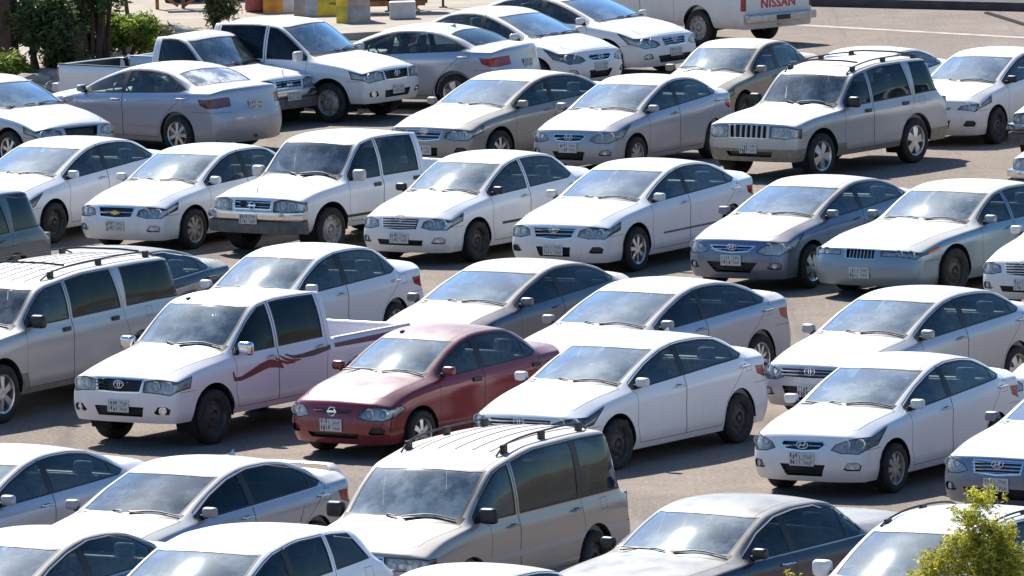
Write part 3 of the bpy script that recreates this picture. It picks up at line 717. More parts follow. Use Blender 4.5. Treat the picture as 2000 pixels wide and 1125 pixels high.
    def part(name,tags,side,ms,parent=None,off=0,mim=None,shift=None,label=None):
        E=extract(sh,tags,side,off,shift)
        if not E: return None
        return rec(name,mesh_from(name,E[0],E[1],ms,[mim[t] for t in E[3]] if mim else None,True,E[2]),parent,label=label)
    part('hood',(3,),'C',[M['PAINT']])
    lid=part({'sedan':'boot_lid','wagon':'tailgate'}.get(kind,'boot_lid'),(4,),'C',[M['PAINT']]) if kind!='pickup' else None
    ws=part('windscreen',(5,),'C',[M[o.get('ws','glass_ws')]],off=.004)
    part('rear_window',(7,),'C',[M[o.get('rg',o.get('sg','glass_ws_clear'))]],off=.004)
    doors={}
    for side in 'LR':
        sg=1 if side=='L' else -1
        dF=part('door',(1,),side,[M['PAINT']]); dR=part('door',(2,),side,[M['PAINT']])
        part('side_window',(8,),side,[M[o.get('sgf',o.get('sg','glass_side'))]],dF,.005)
        part('side_window',(9,),side,[M[o.get('sg','glass_side')]],dR,.005)
        part('side_window',(10,),side,[M[o.get('sg','glass_side')]],None,.005)
        # handles
        for dd,sx in ((dF,sB-.16),(dR,(sE-.10 if kind=='sedan' else sT-.10 if kind=='wagon' else sE-.10))):
            if dd is None: continue
            zz=sh.zb(sx)-d.get('hdz',.085); yy=sh.side(x0-sx,zz); mb=MB()
            if o.get('handle')=='black': mb.rbox((0,.012,0),(.17,.022,.06),.01,0)
            else: mb.tube([(-.10,.004,0),(-.085,.034,.003),(0,.042,.006),(.085,.034,.003),(.10,.004,0)],[.012,.014,.015,.014,.012],8,0,flat=1.0); mb.add([(-.05,.002,-.028),(.05,.002,-.028),(.05,.002,.022),(-.05,.002,.022)],[(0,1,2,3)],1)
            me=mb.mesh('handle',[M['black' if o.get('handle')=='black' else 'chrome' if o.get('handle')=='chrome' else 'PAINT'],M['black']],True)
            rec('handle',me,dd,(x0-sx,sg*yy,zz),(0,0,0 if sg>0 else math.pi))
        # mirror
        mx=x0-(s1+.14); mz=sh.zb(s1+.14)+.075; my=sh.side(mx,mz-.05); mb=MB()
        big=1.0 if kind=='sedan' else 1.2
        tall=1.25 if kind!='sedan' else 1.0
        mb.rbox((.0,.105*big,.03),(.10*big,.18*big,.118*big*tall),.050*big,0,seg=4)
        mb.rbox((0,.03,-.02),(.06,.10,.05),.015,1)
        mb.add([(-.052*big,.05*big,-.008*tall),(-.052*big,.16*big,-.004*tall),(-.052*big,.16*big,.07*tall),(-.052*big,.05*big,.07*tall)],[(0,1,2,3)],2)
        mm={'black':'black','chrome':'chrome'}.get(o.get('mirror'),'PAINT')
        me=mb.mesh('wing_mirror',[M[mm],M['black'],M['mirrorglass']],True)
        if sg<0: me.transform(Matrix.Scale(-1,4,(0,1,0))); me.flip_normals()
        rec('wing_mirror',me,None,(mx+.03,sg*(my-.02),mz))
        # lamps: bowl behind a clear cover
        lb=M[f.get('lampback','lampback')]
        h=part('headlight',(12,),side,[lb],None,.045)
        part('lamp_cover',(12,),side,[M['lampglass']],h,.002)
        c=sum((Vector((pt(a).x,pt(a).y,pt(a).z)) for a in f['lamp']),Vector())/len(f['lamp'])
        mb=MB()
        for k,(dy,rr_) in enumerate(((-.10,.066),(.06,.058))):
            yy=min(c.y+dy,hw*.86); zz=c.z-.01; xx=sh.front(yy,zz); mb.lathe([(xx-.045,rr_),(xx-.012,rr_*1.02),(xx-.012,rr_*.9),(xx-.04,rr_*.7),(xx-.045,0)],16,0,'X',(0,yy,zz))
        me=mb.mesh('lamp_reflector',[M['lens']],True)
        if sg<0: me.transform(Matrix.Scale(-1,4,(0,1,0))); me.flip_normals()
        rec('reflector',me,h)
        tm='redlamp_dark' if o.get('darktail') else 'redlamp'
        part('tail_light',(15,),side,[M[tm]],None,.003)
        if fogc:
            fg=part('fog_light',(16,),side,[M['black'] if f.get('foggap') or f.get('fogring') else M['PAINT']],None,.03)
            if not f.get('foggap'):
                c=sh.F(*fogc); mb=MB(); rr_=.05 if f.get('fogring') else .034; mb.lathe([(-.03,rr_),(0,rr_),(.002,rr_*.72),(-.01,rr_*.6),(-.012,0)],18,0,'X'); 
                me=mb.mesh('fog_lens',[M['chrome' if f.get('fogring') else 'lampback']],True); rec('lens',me,fg,(sh.front(c.y,c.z)+.0,sg*c.y,c.z),(0,0,sg*.45))
    # grille inside
    gm=MB(); g0=f['grille']; zt=sh.F(0,g0[0][1]).z; zl=sh.F(0,g0[-1][1]).z
    gi=part('grille',(13,),'C',[M['black']],None,.05)
    yw=lambda z: lerp(sh.F(*g0[-2] if len(g0)>1 else g0[0]).y,sh.F(*g0[0]).y,max(0,min(1,(z-zl)/(zt-zl+1e-6))))*.97
    if f['slats']:
        n=f['slats']
        for k in range(n):
            z=lerp(zl,zt,(k+.75)/(n+.5)); yy=yw(z); pts=[(sh.front(t*yy,z)-.014,t*yy,z) for t in [q/6 for q in range(-6,7)]]
            gm.tube(pts,.011 if n>1 else .016,6,0,flat=.8)
    if f.get('vbars'):
        n=f['vbars']; yy=sh.F(*g0[0]).y
        for k in range(n+1 if model=='jeep' else n):
            t=-1+2*k/(n if model=='jeep' else n-1); y=t*yy*.96
            gm.tube([(sh.front(y,lerp(zl,zt,q))-.008,y,lerp(zl,zt,q)) for q in (.04,.35,.65,.96)],.020 if model=='jeep' else .007,6,0)
    if gm.v: rec('grille_bars',gm.mesh('grille_bars',[M[f['slatmat'] if model!='jeep' else 'PAINT']],True),gi)
    if f['emblem']:
        z=lerp(zbot,d['hf'],f['ez']); rec('emblem',emblem_mesh(f['emblem']),None,(sh.front(0,z)+.006,0,z),(0,-.12,0))
    part('lower_intake',(14,),'C',[M['black']],None,.04)
    if f['intake'] and f['intake'][0][1]-f['intake'][1][1]>.15:
        gm=MB(); a,b=f['intake']; 
        for k in range(3):
            z=lerp(sh.F(0,b[1]).z,sh.F(0,a[1]).z,(k+1)/4); yy=lerp(sh.F(*b).y,sh.F(*a).y,(k+1)/4)*.97
            gm.tube([(sh.front(t*yy,z)-.02,t*yy,z) for t in [q/5 for q in range(-5,6)]],.007,5,0)
        rec('intake_bars',gm.mesh('intake_bars',[M['black']],True),len(recs)-1)
    if f.get('bumper'):
        zc_=.58 if d['L']>5 else .54; mb=MB(); 
        def strip(z0_,z1_,out,mi_):
            pts=[]
            for q in range(-8,9):
                t=q/8; y=t*hw*.99; x=x0+out-.30*max(0,abs(t)-.55)**1.6*2.2
                pts.append((x,y))
            n=len(pts); vs=[]
            for (x,y) in pts: vs+=[(x-.16,y*.97,z0_),(x,y,z0_+.02),(x+.008,y,(z0_+z1_)/2),(x,y,z1_-.02),(x-.14,y*.97,z1_)]
            fs=[]
            for i in range(n-1):
                for j in range(4): a=i*5+j; fs.append((a,a+1,a+6,a+5))
            fs+=[(0,1,2,3,4),tuple((n-1)*5+j for j in (4,3,2,1,0))]
            mb.add(vs,fs,mi_)
        strip(zc_-.02,zc_+.12,.09,0); strip(zc_-.24,zc_-.02,.075,1)
        rec('front_bumper',mb.mesh('front_bumper',[M['chrome'],M['trim_grey']],True,50))
        if o.get('plate',1): rec('license_plate',plate_mesh(o.get('seed',1)),None,(x0+.095,0,zc_+.0))
    elif f['plate'] and o.get('plate',1):
        p=sh.F(0,f['plate']); rec('license_plate',plate_mesh(o.get('seed',1)),None,(sh.front(.0,p.z)+.004,0,p.z))
    # rear plate / rear bumper
    if o.get('rear'):
        z=lerp(zbot,d['ze'],.66); rec('license_plate',plate_mesh(3),None,(sh.front(0,z,True)-.004,0,z),(0,0,math.pi))
    # wipers
    wp=MB()
    for (y0_,y1_) in ((.74,.06),(-.02,-.64)):
        pts=[]
        for q in range(6):
            t=q/5; y=lerp(y0_,y1_,t)*hw; s_=sc+.035+.16*(abs(y)/hw)**2+.05*(1-abs(2*t-1)); 
            x=x0-s_; pts.append((x,y,sh.up(x,y)+.018))
        wp.tube(pts,.009,5); a=pts[3]; b=(a[0]+.07,a[1]-.22,a[2]-.02); wp.tube([a,b],.009,5)
    rec('wipers',wp.mesh('wipers',[M['black']],True))
    # underbody, wheel wells
    ub=MB(); ub.box((x0-L/2,0,zbot+.05),(L-.5,2*hw-.30,.06))
    for cx in (fo,ra):
        R_=r+.06; rng=[(R_*math.cos(R(a)),R_*math.sin(R(a))) for a in range(-25,206,21)]
        for sg in(1,-1):
            yo,yi=sg*(hw-.045),sg*(hw-.36); vs=[]; 
            for (a,b) in rng: vs+=[(x0-cx+a,yo,r+.01+b),(x0-cx+a,yi,r+.01+b)]
            ub.add(vs,[(2*i,2*i+1,2*i+3,2*i+2) for i in range(len(rng)-1)]); n=len(rng)
            ub.add([(x0-cx+a,yi,r+.01+b) for a,b in rng],[tuple(range(n))])
    rec('underbody',ub.mesh('underbody',[M['under']]))
    # wheels
    tm_,rm_=wheel_meshes(o.get('wheel','steel'),r)
    for cx,nm in ((fo,1),(ra,0)):
        for sg in (1,-1):
            st=o.get('steer',0) if nm else 0
            y=sg*(hw-.125 if kind!='wagon' else hw-.13)
            wi=rec('wheel',tm_,None,(x0-cx,y,r),(0,0,(0 if sg>0 else math.pi)+st))
            rec('rim',rm_,wi,(0,0,0),(0,random.uniform(0,6),0))
    # interior
    zs=d.get('zbot',.2); seat=M[o.get('seat','seat_grey')]; back=lambda: None
    ct=MB(); zf=zs+.10; zb_=sh.zb(sB)-.06; s_end=min(end-.08,(sb-.1 if kind=='sedan' else end-.10)); sgd=sc+.12
    xm=(x0-sgd+x0-s_end)/2; ln=s_end-sgd
    ct.box((xm,0,zf),(ln,2*hw-.24,.04))
    for sg in(1,-1): ct.box((xm,sg*(hw-.12),(zf+zb_)/2),(ln,.04,zb_-zf))
    ct.box((x0-sgd-.02,0,(zf+zb_)/2),(.04,2*hw-.3,zb_-zf)); ct.box((x0-s_end,0,(zf+zb_)/2),(.04,2*hw-.3,zb_-zf))
    if kind=='sedan': ct.box((x0-(sE+.0+s_end)/2-.05,0,sh.zb(sE)-.02),(s_end-sE+.15,2*hw*.74,.03),1)
    rec('cabin_trim',ct.mesh('cabin_trim',[M['cabin'],M['dash']]))
    db=MB(); zd=d['zc']-.06; db.rbox((x0-sc-.40,0,zd-.13),(.46,2*hw-.34,.24),.07,0); db.rbox((x0-sc-.62,.36,zd-.01),(.18,.34,.09),.04,0)
    if o.get('papers'): db.box((x0-sc-.30,-.2,zd+.0),(.20,.30,.006),1,Matrix.Rotation(.3,3,'Z'))
    da=rec('dashboard',db.mesh('dashboard',[M['dash'],M['paper']],True))
    sw=MB(); n=20; cx_,cz_=x0-sc-.78,zd-.02; tl_=R(28)
    sw.tube([(cx_+.18*math.sin(2*math.pi*k/n)*math.sin(tl_),.36+.18*math.cos(2*math.pi*k/n),cz_+.18*math.sin(2*math.pi*k/n)*math.cos(tl_)) for k in range(n)],.014,6,closed=True)
    sw.tube([(cx_,.19,cz_),(cx_,.53,cz_)],.015,5); sw.tube([(cx_+.02,.36,cz_),(cx_+.25,.36,cz_-.10)],.03,6)
    rm=MB(); rm.rbox((x0-sh_-.02,0,sh.zc(sh_)-.13),(.03,.24,.07),.012); rm.tube([(x0-sh_-.02,0,sh.zc(sh_)-.10),(x0-sh_+.02,0,sh.zc(sh_)-.02)],.01,5); rec('rear_view_mirror',rm.mesh('rear_view_mirror',[M['black']],True))
    rec('steering_wheel',sw.mesh('steering_wheel',[M['black']],True),da)
    def seatmesh(wd,hr):
        s_=MB(); tilt=Matrix.Rotation(R(-16),3,'Y'); s_.rbox((.10,0,.12),(.50,wd,.16),.05); s_.rbox((-.22,0,.46),(.13,wd*.96,.62),.05,mat=tilt)
        for y in hr: s_.rbox((-.34,y,.83),(.09,.25,.17),.04,mat=tilt); 
        return s_.mesh('seat',[seat],True)
    sz=max(.24,zs+.12) if H<1.6 else zs+.30; xs=x0-(sB-.30); sm=seatmesh(.50,(0,))
    hscale=(min(1.,(H-sz-.10)/.95))
    sm.transform(Matrix.Scale(hscale,4,(0,0,1)))
    for sg in(1,-1): rec('seat',sm,None,(xs,sg*.36,sz))
    rows=[sE-.45] if not single else []
    if kind=='wagon': rows=[ra-.75,ra+.15] if L>4.8 or model=='van' else [ra-.50]
    if kind=='pickup' and not single: rows=[d['cab']-.50]
    for q in rows:
        bm_=seatmesh(2*hw-.5,(-.38,.38)); bm_.transform(Matrix.Scale(hscale*.95,4,(0,0,1))); rec('rear_seat',bm_,None,(x0-q+.1,0,sz))
    if o.get('wheelcover'): pass
    # roof rails, aerials, spoiler, decals
    if o.get('rails'):
        a,b,hh=o['rails']
        for sg in(1,-1):
            rl=MB(); y=d.get('raily',.60 if kind=='sedan' else .66)*hw
            pts=[(x0-lerp(a,b,q/12),sg*y,0) for q in range(13)]
            P=[Vector((p[0],p[1],sh.up(p[0],abs(p[1]))+ (.012 if i in(0,12) else hh))) for i,p in enumerate(pts)]
            rl.tube(P,.012,8)
            for i in (1,6,11): p=P[i]; rl.rbox((p.x,p.y,p.z-hh/2),(.12,.04,hh+.02),.012)
            rec('roof_rail',rl.mesh('roof_rail',[M['black']],True))
    if o.get('ribs'):
        rb=MB(); n,a,b=o['ribs']
        for k in range(n):
            y=lerp(-.42,.42,k/(n-1))*hw*1.15; pts=[(x0-lerp(a,b,q/10),y,sh.up(x0-lerp(a,b,q/10),abs(y))+.004) for q in range(11)]
            rb.tube(pts,.010,6,0,flat=.5)
        rec('roof_ribs',rb.mesh('roof_ribs',[M['PAINT']],True))
    if o.get('bars'):
        for s_ in o['bars']: 
            rb=MB(); y=.60*hw; z=sh.up(x0-s_,y)+.075; rb.tube([(x0-s_,-y,z),(x0-s_,-y*.5,z+.02),(x0-s_,y*.5,z+.02),(x0-s_,y,z)],.015,6)
            rec('roof_bar',rb.mesh('roof_bar',[M['black']],True))
    if o.get('aerial'):
        s_,y_,h_,kd=o['aerial']; x=x0-s_; z=sh.up(x,abs(y_)); a=MB()
        if kd=='fin': a.add([(x+.09,y_,z-.01),(x-.07,y_-.02,z-.01),(x-.07,y_+.02,z-.01),(x-.06,y_,z+h_)],[(0,1,2),(0,3,1),(0,2,3),(1,3,2)])
        else: a.rbox((x,y_,z+.012),(.07,.035,.03),.01); a.tube([(x,y_,z),(x-h_*.5,y_,z+h_)],[.006,.003],5)
        rec('aerial',a.mesh('aerial',[M['PAINT' if kd=='fin' else 'black']],True))
    if o.get('spoiler'):
        sp_=MB(); s_=L-.16; zz=sh.up(x0-s_,.3); P=[]
        for q in range(-8,9):
            t=q/8; y=t*hw*.72; P.append((x0-s_-.02+.10*abs(t)**3,y,zz+.060-.13*max(0,abs(t)-.78)/.22))
        sp_.tube(P,.06,8,flat=.26); rec('spoiler',sp_.mesh('spoiler',[M['PAINT']],True))
    if o.get('sheen'): pass
    if o.get('hood_star'):
        st=MB(); s_=.16; z=sh.up(x0-s_,0); st.tube([(x0-s_,0,z),(x0-s_,0,z+.08)],.007,5); st.lathe([(-.004,.03),(.004,.03)],10,0,'X',(x0-s_,0,z+.09)); rec('hood_ornament',st.mesh('hood_ornament',[M['black']],True))
    if o.get('windowchrome'):
        for sg in(1,-1):
            cm=MB(); pts=[]
            for k in range(9): s_=lerp(s1,sE,k/8); z=bot(s_)-.004; pts.append((x0-s_,sg*(sh.side(x0-s_,z)+.004),z))
            pt2=[]
            for k in range(9): s_=lerp(sE,sT,k/8) if k<4 else lerp(sT,s1,(k-3)/5); z=lerp(bot(sE),top(sT),k/3) if k<3 else top(s_); z=min(z,top(s_)+.002) ; pt2.append((x0-s_,sg*(sh.side(x0-s_,z)+.004),z))
            cm.tube(pts+pt2[1:],.008,5); rec('window_trim',cm.mesh('window_trim',[M['chrome']],True))
    if kind=='pickup':
        # tail bumper, bed trim
        tb=MB(); tb.rbox((x0-L-.07,0,.56),(.16,2*hw*.93,.15),.03,0); tb.rbox((x0-L-.10,.0,.56),(.12,.36,.10),.02,1); rec('rear_bumper',tb.mesh('rear_bumper',[M['chrome_dull'],M['black']],True))
        bl=MB(); fl=d['bedz']-.42; nx=9
        for k in range(nx): 
            y=lerp(-.62,.62,k/(nx-1)); bl.box((x0-(d['cab']+L)/2,y,fl+.012),(L-d['cab']-.2,.05,.014))
        rec('bed_floor',bl.mesh('bed_floor',[M['trim_tan' if o.get('tanbed') else 'trim_grey']]))
        if o.get('blackrail'):
            ln_=MB(); bz=d['bedz']
            for sg in(1,-1): ln_.box((x0-(d['cab']+L)/2,sg*hw*.855,bz-.21),(L-d['cab']-.2,.01,.40))
            ln_.box((x0-d['cab']-.07,0,bz-.2),(.01,hw*1.7,.38)); ln_.box((x0-L+.12,0,bz-.2),(.01,hw*1.7,.38)); ln_.box((x0-(d['cab']+L)/2,0,fl+.03),(L-d['cab']-.2,hw*1.7,.01))
            rec('bed_liner',ln_.mesh('bed_liner',[M['black']]))
        # rim caps on the bed sides
        rc=MB()
        for sg in(1,-1): rc.box((x0-(d['cab']+.06+L)/2,sg*hw*.918,d['bedz']+.006),(L-d['cab']-.12,.07,.012))
        rec('bed_rail',rc.mesh('bed_rail',[M['PAINT' if not o.get('blackrail') else 'black']]))
        if o.get('tailtext'):
            me=text_mesh(o['tailtext'],.245,M['red_text']); z=lerp(zbot,d['bedz'],.72)
            me.transform(Matrix(((0,0,-1,0),(-1,0,0,0),(0,1,0,0),(0,0,0,1)))); rec('lettering',me,None,(x0-L-.006,0,z))
    if o.get('decal'):
        # stripes following the flank
        for sg in (1,-1):
            for mt,polys in o['decal']:
                mb=MB()
                for poly in polys:
                    n=len(poly)//2; up=poly[:n]; lo=poly[n:][::-1]
                    vs=[]; 
                    for (a,b),(c,e) in zip(up,lo):
                        for s_,z in ((a,b),(c,e)): vs.append((x0-s_,sg*(sh.side(x0-s_,z)+.004),z))
                    mb.add(vs,[(2*i,2*i+1,2*i+3,2*i+2) for i in range(n-1)])
                rec('stripe_decal',mb.mesh('stripe_decal',[M[mt]]))
    sh.bm.free(); sh.ref.free()
    return recs
def resample(a,n): return [a[round(i*(len(a)-1)/(n-1))] for i in range(n)]
MODELS={}
def place(name,model,opts,pt_mat,x,y,yaw,label,cat,group=None):
    key=(model,repr(sorted(opts.items(),key=lambda t:t[0])))
    if key not in MODELS: MODELS[key]=build_model(model,opts)
    root=bpy.data.objects.new(name,None); COL.objects.link(root); root.empty_display_size=.5
    root.location=(x,y,0); root.rotation_euler=(0,0,yaw); tag(root,label,cat,group)
    objs=[]
    for rc in MODELS[key]:
        ob=bpy.data.objects.new(rc['name'],rc['mesh']); COL.objects.link(ob)
        ob.parent=objs[rc['parent']] if rc['parent'] is not None else root
        if rc['loc'] is not None: ob.location=rc['loc']
        if rc['rot'] is not None: ob.rotation_euler=rc['rot']
        for sl in ob.material_slots:
            if sl.material==M['PAINT']: sl.link='OBJECT'; sl.material=pt_mat
        objs.append(ob)
    return root
# ---------------------------------------------------------------- setting
def asphalt():
    m,nt,b=newmat('dusty_asphalt'); tc=N(nt,'ShaderNodeTexCoord'); O=tc.outputs['Object']
    big=noise(nt,.22,5,.6,O); mid=noise(nt,1.6,5,.65,O); fine=noise(nt,17,5,.75,O)
    v=N(nt,'ShaderNodeTexVoronoi'); v.inputs['Scale'].default_value=19; nt.links.new(O,v.inputs['Vector'])
    c=mixrgb(nt,ramp(nt,big,.35,.68),(.165,.136,.112),(.24,.195,.16))
    c=mixrgb(nt,ramp(nt,mid,.35,.7,0,.55),c,(.12,.105,.095))
    c=mixrgb(nt,ramp(nt,fine,.40,.72,0,.7),c,(.36,.30,.245))
    c=mixrgb(nt,ramp(nt,v.outputs[0],.0,.25,.35,0),c,(.05,.045,.042))
    v2=N(nt,'ShaderNodeTexVoronoi'); v2.inputs['Scale'].default_value=.23; nt.links.new(O,v2.inputs['Vector'])
    st=math_(nt,'ADD',v2.outputs[0],math_(nt,'MULTIPLY',mid,.25))
    c=mixrgb(nt,ramp(nt,math_(nt,'ADD',v2.outputs[0],math_(nt,'MULTIPLY',mid,.55)),.30,.62,.42,0),c,(.045,.04,.038))
    mp=N(nt,'ShaderNodeMapping'); mp.inputs['Rotation'].default_value=(0,0,R(-34)); mp.inputs['Scale'].default_value=(1.4,.06,1); nt.links.new(O,mp.inputs[0])
    c=mixrgb(nt,ramp(nt,noise(nt,1.3,4,.6,mp.outputs[0]),.52,.72,0,.4),c,(.09,.08,.075))
    nt.links.new(c,b.inputs['Base Color']); b.inputs['Roughness'].default_value=.95; b.inputs['Specular IOR Level'].default_value=.15
    bp=N(nt,'ShaderNodeBump'); bp.inputs['Strength'].default_value=.5; bp.inputs['Distance'].default_value=.02; nt.links.new(fine,bp.inputs['Height']); nt.links.new(bp.outputs[0],b.inputs['Normal'])
    return m
M['asphalt']=asphalt()
M['concrete_pale']=simple('pale_paving',(.34,.295,.24),.9,spec=.2,var=.12,scale=1.4)
M['sandy']=simple('sandy_ground',(.26,.20,.155),.95,spec=.1,var=.25,scale=.9)
M['paintline']=simple('worn_white_line',(.33,.29,.25),.8,var=.3,scale=3)
M['kerbstone']=simple('kerb_stone',(.36,.30,.25),.85,var=.3,scale=3)
M['kerbdark']=simple('kerb_dark',(.06,.055,.06),.9,var=.3,scale=3)
M['kerbpurple']=simple('dark_paving',(.10,.085,.10),.9,spec=.1,var=.3,scale=2)
M['rock']=simple('rock',(.34,.27,.21),.9,var=.35,scale=5)
M['concrete']=simple('concrete',(.52,.39,.31),.85,var=.3,scale=3)
M['concrete_y']=simple('yellow_painted_concrete',(.80,.55,.05),.7,var=.25,scale=3)
M['concrete_o']=simple('orange_painted_concrete',(.80,.33,.04),.7,var=.25,scale=3)
M['concrete_w']=simple('white_painted_concrete',(.58,.54,.52),.8,var=.15,scale=3)
M['redplastic']=simple('red_plastic',(.28,.045,.04),.5,var=.2)
M['rust']=simple('rusty_steel',(.30,.13,.05),.8,var=.4,scale=6)
M['darksteel']=simple('dark_steel',(.05,.035,.035),.6)
M['pipe']=simple('grey_drum',(.23,.21,.22),.5,.3,var=.2,scale=3)
M['bark']=simple('bark',(.08,.045,.036),.9,var=.4,scale=6)
def leafmat(name,a,b_,tr=.35):
    m,nt,b=newmat(name); oi=N(nt,'ShaderNodeTexCoord'); n=noise(nt,2.4,3,.6,oi.outputs['Object'])
    at=N(nt,'ShaderNodeAttribute'); at.attribute_name='leafrnd'
    f=math_(nt,'ADD',math_(nt,'MULTIPLY',n,.55),math_(nt,'MULTIPLY',at.outputs['Fac'],.5))
    c=mixrgb(nt,ramp(nt,f,.25,.8),a,b_); nt.links.new(c,b.inputs['Base Color']); b.inputs['Roughness'].default_value=.55
    t=N(nt,'ShaderNodeBsdfTranslucent'); nt.links.new(c,t.inputs[0]); mx=N(nt,'ShaderNodeMixShader'); mx.inputs[0].default_value=tr
    out=nt.nodes['Material Output']; nt.links.new(b.outputs[0],mx.inputs[1]); nt.links.new(t.outputs[0],mx.inputs[2]); nt.links.new(mx.outputs[0],out.inputs[0]); return m
M['leaf_dark']=leafmat('dark_leaves',(.03,.055,.018),(.11,.15,.045),.4)
M['leaf_lime']=leafmat('lime_leaves',(.10,.15,.02),(.27,.33,.05),.5)
M['leaf_yellow']=leafmat('yellow_green_leaves',(.16,.19,.02),(.72,.66,.09),.5)
M['leaf_olive']=leafmat('olive_leaves',(.05,.06,.02),(.16,.16,.05),.35)
def leaves(name,mat,blobs,n,size,parent,seed=1,elong=1.6,droop=0):
    rnd=random.Random(seed); vs=[]; fs=[]; rn=[]
    tot=sum(b[3]*b[4]*b[5] for b in blobs)
    for (bx,by,bz,rx,ry,rz) in blobs:
        k=int(n*rx*ry*rz/tot)+1; nclump=max(3,k//14); cl=[]
        for _ in range(nclump):
            v=Vector((rnd.gauss(0,1),rnd.gauss(0,1),rnd.gauss(0,1))).normalized()*(rnd.random()**.45)*(1.35 if rnd.random()<.12 else 1)
            cl.append(v)
        for i in range(k):
            c=cl[rnd.randrange(nclump)]; p=Vector((bx+c.x*rx+rnd.gauss(0,size*1.6),by+c.y*ry+rnd.gauss(0,size*1.6),bz+c.z*rz+rnd.gauss(0,size*1.6)))
            if p.z<.03: p.z=.03+rnd.random()*.1
            d1=Vector((rnd.gauss(0,1),rnd.gauss(0,1),rnd.gauss(0,.7)-droop)).normalized(); d2=d1.cross(Vector((rnd.gauss(0,1),rnd.gauss(0,1),rnd.gauss(0,1)))).normalized()
            s=size*rnd.uniform(.6,1.3); a=d1*s*elong; b=d2*s*.5; o=len(vs)
            vs+=[p-a,p+b*.9-a*.1,p+a,p-b*.9-a*.1]; fs.append((o,o+1,o+2,o+3)); rn.append(rnd.random())
    me=mesh_from(name,vs,fs,[mat],None,False); at=me.attributes.new('leafrnd','FLOAT','FACE'); at.data.foreach_set('value',rn)
    return link(name,me,parent)
def limbs(name,paths,parent,mat='bark'):
    mb=MB()
    for p,r0,r1 in paths:
        n=len(p); mb.tube(p,[lerp(r0,r1,i/(n-1)) for i in range(n)],7)
    return link(name,mb.mesh(name,[M[mat]],True),parent)
def root(name,x,y,label,cat,group=None,z=0,rz=0):
    o=bpy.data.objects.new(name,None); COL.objects.link(o); o.location=(x,y,z); o.rotation_euler=(0,0,rz); tag(o,label,cat,group); return o
def GP(u,v,z=0.):
    """ground point seen at a pixel of the 2000x1125 photograph (used to lay the setting out)"""
    cr,sr=math.cos(-ROLL),math.sin(-ROLL); a,b=u-1000,v-562.5; a,b=a*cr-b*sr,a*sr+b*cr
    c,s=math.cos(PITCH),math.sin(PITCH); Yy=FPX*c-b*s; Zz=-FPX*s-b*c; t=(z-CAMH)/Zz; return Vector((a*t,Yy*t,z))
def sheet(name,pts,z,mat,kind='structure'):
    me=mesh_from(name,[(p[0],p[1],z) for p in pts],[tuple(range(len(pts)))],[M[mat]],None,False)
    o=link(name,me); o['kind']=kind; return o
sheet('ground',[(-900,-100),(900,-100),(900,1500),(-900,1500)],0,'asphalt')
# pale raised paving beyond the lot, upper left
a,b,c=GP(-60,215),GP(260,100),GP(1010,62)
def slab(name,poly,h,mat,kerbmat):
    n=len(poly); vs=[(p[0],p[1],h) for p in poly]+[(p[0],p[1],-.05) for p in poly]
    fs=[tuple(range(n))]+[(i,i+n,(i+1)%n+n,(i+1)%n) for i in range(n)]
    me=mesh_from(name,vs,fs,[M[mat],M[kerbmat]],[0]+[1]*n,False); bm=bmesh.new(); bm.from_mesh(me); bmesh.ops.recalc_face_normals(bm,faces=bm.faces); bm.to_mesh(me); bm.free()
    o=link(name,me); o['kind']='structure'; return o
slab('pavement',[a,b,c,GP(1010,-120),GP(-500,-120),GP(-500,235)],.14,'concrete_pale','kerbstone')
# painted line and the kerb of the road at the upper right
p0,p1=GP(1545,48),GP(2040,76); d_=(p1-p0).normalized(); n_=Vector((-d_.y,d_.x,0))
sheet('painted_line',[p0-n_*.14,p1+d_*4-n_*.14,p1+d_*4+n_*.12,p0+n_*.12],.004,'paintline')
p0,p1=GP(1400,8),GP(2060,24); d_=(p1-p0).normalized(); n_=Vector((-d_.y,d_.x,0))
slab('kerb',[p0,p1+d_*60,p1+d_*60+n_*.5,p0+n_*.5],.17,'kerbdark','kerbdark')
slab('pavement',[p0+n_*.52,p1+d_*60+n_*.52,p1+d_*60+n_*160,p0-d_*20+n_*160],.14,'kerbpurple','kerbdark')
q0,q1=GP(1928,26),GP(2050,64)
dd=(q1-q0).normalized(); nn=Vector((-dd.y,dd.x,0)); mb=MB(); mb.tube([q0+Vector((0,0,.0)),q1+Vector((0,0,.0))],.075,8,flat=.5)
tag(link('speed_bump',mb.mesh('speed_bump',[M['under']],True)),'dark rubber speed bump running off the upper right corner of the lot','speed bump')
def hills():
    rnd=random.Random(4); n=150; ph=[rnd.uniform(0,6.28) for _ in range(6)]; vs=[]; fs=[]
    for i in range(n):
        a=2*math.pi*i/n; h=34+14*math.sin(3*a+ph[0])+9*math.sin(7*a+ph[1])+5*math.sin(17*a+ph[2])+3*math.sin(41*a+ph[3])
        for r_,k in ((470,0),(500,.35),(540,.8),(590,1),(680,.6),(800,0)): vs.append((r_*math.cos(a),120+r_*math.sin(a),h*k*(1+rnd.uniform(-.08,.08))-.3))
    for i in range(n):
        for k in range(5): a=i*6+k; b=((i+1)%n)*6+k; fs.append((a,b,b+1,a+1))
    me=mesh_from('hills',vs,fs,[M['sandy']],None,True); o=link('hills',me); o['kind']='structure'
    bm=bmesh.new(); bm.from_mesh(me); bmesh.ops.recalc_face_normals(bm,faces=bm.faces); bm.to_mesh(me); bm.free()
hills()
